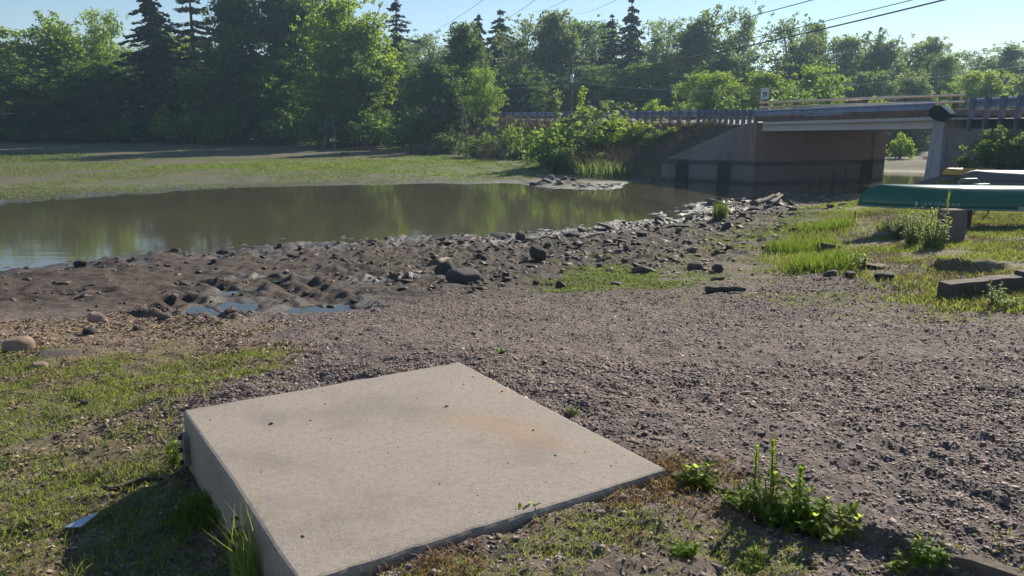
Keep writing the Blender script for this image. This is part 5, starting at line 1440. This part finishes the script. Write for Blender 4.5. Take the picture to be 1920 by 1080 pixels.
V, f, ti = blades(b, 0.42 * rng.uniform(0.3, 1.3, len(x)), 0.035, 0.8, rng, 0.2 + 0.7 * bt + rng.normal(0, 0.2, len(x)))
M['brush'] = leaf_mat('dry_brush', (0.13, 0.095, 0.080), (0.34, 0.27, 0.21), (0.36, 0.25, 0.15), 0.42, 0.85)
tag(link('brush', fast_mesh('brush', V, f, {'tint': ti}), M['brush']), kind='stuff')
sets = []
P_flatAll = patch([(-500, 292), (0, 300), (400, 296), (860, 290), (1030, 302), (1020, 338), (860, 343), (640, 345), (520, 348), (300, 358), (0, 378), (-500, 385)], 0.15)
gset(clumpy(P_flatA, 0.30, 0.36, 77), 130000, (-32, 6, 33, 75), 0.08, 0.06, 1.0, 0.62, 0.25)
gset(clumpy(P_flatAll, 0.30, 0.36, 78), 220000, (-48, 6, 24, 75), 0.05, 0.045, 1.1, 0.45, 0.3)
gset(clumpy(P_flatC, 0.6, 0.40, 84), 50000, (-32, -5, 22, 42), 0.05, 0.035, 1.1, 0.5, 0.3)
gset(clumpy(P_moss, 1.6, 0.36, 88), 60000, (0.2, 4, 10, 17), 0.025, 0.022, 1.2, 0.62, 0.3)
gset(clumpy(P_moss2, 1.4, 0.38, 89), 60000, (3.5, 9, 14, 27), 0.035, 0.026, 1.2, 0.6, 0.3)
gset(clumpy(P_band, 1.3, 0.50, 90), 60000, (-5, 13, 9, 36), 0.02, 0.028, 1.2, 0.25, 0.25)
gset(clumpy(P_flatB, 0.6, 0.35, 79), 22000, (-62, -30, 50, 80), 0.16, 0.06, 0.7, 0.05)
M['flat_green'] = leaf_mat('mudflat_green', (0.095, 0.125, 0.040), (0.22, 0.28, 0.085), (0.34, 0.46, 0.10), 0.45, 0.8)
V = []; Fq = []; ti = []; nb = 0
for v, f, t in sets: V.append(v); Fq.append(f + nb); ti.append(t); nb += len(v)
tag(link('mudflat_plants', fast_mesh('mudflat_plants', np.concatenate(V), np.concatenate(Fq), {'tint': np.concatenate(ti)}), M['flat_green']), kind='stuff')
# straw between the green blades
sets = []
gset(clumpy(lambda x, y: P_grassR(x, y) * (1 - 0.3 * P_bare(x, y)), 1.1, 0.42, 85), 170000, (3.5, 17, 6.5, 24), 0.07, 0.012, 1.1, 0.55)
gset(clumpy(P_sparse, 1.6, 0.46, 86), 30000, (0.2, 9, 6.5, 22), 0.03, 0.012, 1.2, 0.5)
gset(clumpy(P_grassL, 2.0, 0.44, 87), 60000, (-5.5, 0.6, 1.4, 7), 0.024, 0.005, 1.2, 0.6)
V = []; Fq = []; ti = []; nb = 0
for v, f, t in sets: V.append(v); Fq.append(f + nb); ti.append(t); nb += len(v)
M['straw'] = leaf_mat('straw', (0.13, 0.10, 0.055), (0.34, 0.28, 0.14), (0.30, 0.25, 0.09), 0.3, 0.8)
tag(link('dry_grass', fast_mesh('dry_grass', np.concatenate(V), np.concatenate(Fq), {'tint': np.concatenate(ti)}), M['straw']), kind='stuff')
# dry reddish weeds along the slab's front edge
x, y = sample(clumpy(P_frontdry, 5, 0.36, 81), 95000, -0.7, 1.4, 1.4, 3.2, rng)
b = np.stack([x, y, T(x, y) - 0.003], 1)
V, f, ti = blades(b, 0.034 * rng.uniform(0.3, 1.3, len(x)), 0.005, 1.0, rng)
tag(link('dry_weeds', fast_mesh('dry_weeds', V, f, {'tint': ti}), M['dryweed']), kind='stuff')

def pebbles(x, y, size, mat, name, rng, flat=0.6, sink=0.3):
    # broken chips: a lopsided eight-cornered body, never two alike
    v0 = np.array([(a, b, c) for c in (-1, 1) for b in (-1, 1) for a in (-1, 1)], float) * 0.72
    f0 = np.array([(0, 2, 3), (0, 3, 1), (4, 5, 7), (4, 7, 6), (0, 1, 5), (0, 5, 4), (1, 3, 7), (1, 7, 5), (3, 2, 6), (3, 6, 7), (2, 0, 4), (2, 4, 6)])
    n = len(x); k = 8
    a = rng.uniform(0, 6.28, n); s = size[:, None] * np.stack([rng.uniform(0.7, 1.3, n), rng.uniform(0.5, 1.0, n), rng.uniform(0.4, 1.0, n) * flat], 1) / 2
    V = (v0[None] * (1 + rng.uniform(-0.38, 0.30, (n, k, 1))) + rng.uniform(-0.38, 0.38, (n, k, 3))) * s[:, None]
    tl = rng.uniform(-0.5, 0.5, n); X, Z = V[..., 0].copy(), V[..., 2].copy()
    V[..., 0] = X * np.cos(tl)[:, None] - Z * np.sin(tl)[:, None]; V[..., 2] = X * np.sin(tl)[:, None] + Z * np.cos(tl)[:, None]
    X, Y = V[..., 0].copy(), V[..., 1].copy()
    V[..., 0] = X * np.cos(a)[:, None] - Y * np.sin(a)[:, None] + x[:, None]; V[..., 1] = X * np.sin(a)[:, None] + Y * np.cos(a)[:, None] + y[:, None]
    V[..., 2] += (T(x, y) + s[:, 2] * (1 - 2 * sink))[:, None]
    f = (f0[None] + (np.arange(n) * k)[:, None, None]).reshape(-1, 3)
    return tag(link(name, fast_mesh(name, V.reshape(-1, 3), f, {'tint': np.repeat(rng.random(n), k)}), mat), kind='stuff')
m, nt, bs = mat_new('gravel_chips')
c = ramp(nt, attr(nt, 'tint'), [(0.0, (0.120, 0.090, 0.083)), (0.45, (0.188, 0.140, 0.124)), (0.80, (0.262, 0.196, 0.170)), (0.96, (0.36, 0.29, 0.26)), (1.0, (0.58, 0.52, 0.47))])
c = mixc(nt, math_n(nt, 'MULTIPLY', noise(nt, pos(nt), 120, 3), 0.5), c, (0.10, 0.08, 0.072))
nt.links.new(c, bs.inputs['Base Color']); bs.inputs['Roughness'].default_value = 0.85
M['chips'] = m
P_gravel = lambda x, y: (1 - 0.72 * P_grassL(x, y)) * (1 - 0.5 * P_front(x, y)) * (1 - P_grassR(x, y)) * sstep(0.45, 0.62, base_h(x, y))
gn = lambda x, y: 0.45 + 1.1 * sstep(0.36, 0.60, fbm(x * 1.1, y * 1.1, 95, 4) + 0.5)
P_gr2 = lambda x, y: P_gravel(x, y) * gn(x, y)
x, y = sample(P_gr2, 170000, -4.5, 4.2, 1.5, 5.0, rng); x2, y2 = sample(P_gr2, 120000, -5, 8, 5.0, 10.5, rng)
X = np.concatenate([x, x2]); Y = np.concatenate([y, y2])
pebbles(X, Y, 0.0108 * np.exp(rng.normal(0, 0.38, len(X))) * (1 + 0.05 * Y), M['chips'], 'gravel', rng, 0.62, 0.46)
x, y = sample(P_gravel, 500, -4.5, 8, 1.5, 10, rng)
pebbles(x, y, 0.028 * np.exp(rng.normal(0, 0.30, len(x))), M['chips'], 'gravel', rng, 0.6, 0.45)
P_mud = lambda x, y: sstep(0.62, 0.42, base_h(x, y)) * sstep(-0.02, 0.05, base_h(x, y)) * sstep(34, 30, y) * (0.25 + 0.9 * sstep(0.42, 0.62, fbm(x * 0.9, y * 0.9, 91, 4) + 0.5))
x, y = sample(P_mud, 10000, -13, 12, 7, 32, rng)
xb, yb = sample(P_band, 14000, -5, 13, 9, 36, rng); x = np.concatenate([x, xb]); y = np.concatenate([y, yb])
m, nt, bs = mat_new('mud_clods')
c = ramp(nt, attr(nt, 'tint'), [(0.0, (0.022, 0.016, 0.013)), (0.5, (0.062, 0.044, 0.034)), (0.9, (0.12, 0.088, 0.068)), (1.0, (0.24, 0.19, 0.155))])
nt.links.new(c, bs.inputs['Base Color']); bs.inputs['Roughness'].default_value = 0.7; M['clod'] = m
pebbles(x, y, 0.042 * np.exp(rng.normal(0, 0.66, len(x))) * (1 + 0.012 * y), M['clod'], 'rubble', rng, 0.62, 0.46)
# dead leaves and bark bits lying in the grass
m, nt, bs = mat_new('dead_leaves')
c = ramp(nt, attr(nt, 'tint'), [(0.0, (0.10, 0.065, 0.045)), (0.6, (0.26, 0.18, 0.11)), (1.0, (0.42, 0.33, 0.23))])
nt.links.new(c, bs.inputs['Base Color']); bs.inputs['Roughness'].default_value = 0.8; M['dead'] = m
lf = lambda x, y: np.clip(0.9 * P_grassL(x, y) + P_litter(x, y) + 0.5 * P_front(x, y), 0, 1)
x, y = sample(clumpy(lf, 2.2, 0.38, 83), 60000, -8, 3.2, 1.4, 9, rng)
cen = np.stack([x, y, T(x, y) + 0.006], 1)
V, f = leaf_quads(cen, 0.026 * (0.7 + 0.10 * y), rng, 1.6, 0.6)
tag(link('leaf_litter', fast_mesh('leaf_litter', V, f, {'tint': np.repeat(np.clip(rng.normal(0.5, 0.3, len(x)), 0, 1), 4)}), M['dead']), kind='stuff')
# bits of grit on the slab
q0, q1, q3 = slab_q[0][:2], slab_q[1][:2], slab_q[3][:2]
u_ = rng.random(70) * 0.92 + 0.04; v_ = rng.random(70) * 0.92 + 0.04
gx_ = q0[0] + (q1 - q0)[0] * u_ + (q3 - q0)[0] * v_; gy_ = q0[1] + (q1 - q0)[1] * u_ + (q3 - q0)[1] * v_
g = pebbles(gx_, gy_, 0.006 * np.exp(rng.normal(0, 0.5, 70)), M['dead'], 'grit', rng)
co = np.zeros(len(g.data.vertices) * 3); g.data.vertices.foreach_get('co', co); co = co.reshape(-1, 3)
tz = np.repeat(T(gx_, gy_), 8); co[:, 2] += SLAB_Z - tz; g.data.vertices.foreach_set('co', co.ravel()); g.data.update()

# ------------------------------------------------------------------ the hazy air
HAZE = 0.00065
if HAZE:
    m = bpy.data.materials.new('haze'); m.use_nodes = True; nt = m.node_tree
    nt.nodes.remove(nt.nodes['Principled BSDF'])
    pv = nd(nt, 'ShaderNodeVolumePrincipled'); pv.inputs['Color'].default_value = (0.50, 0.72, 1.0, 1); pv.inputs['Density'].default_value = HAZE; pv.inputs['Anisotropy'].default_value = 0.4
    nt.links.new(pv.outputs[0], nt.nodes['Material Output'].inputs['Volume'])
    o = MB().box(-1600, 1600, -30, 2700, -3, 32).build('haze', m); tag(o, kind='stuff')
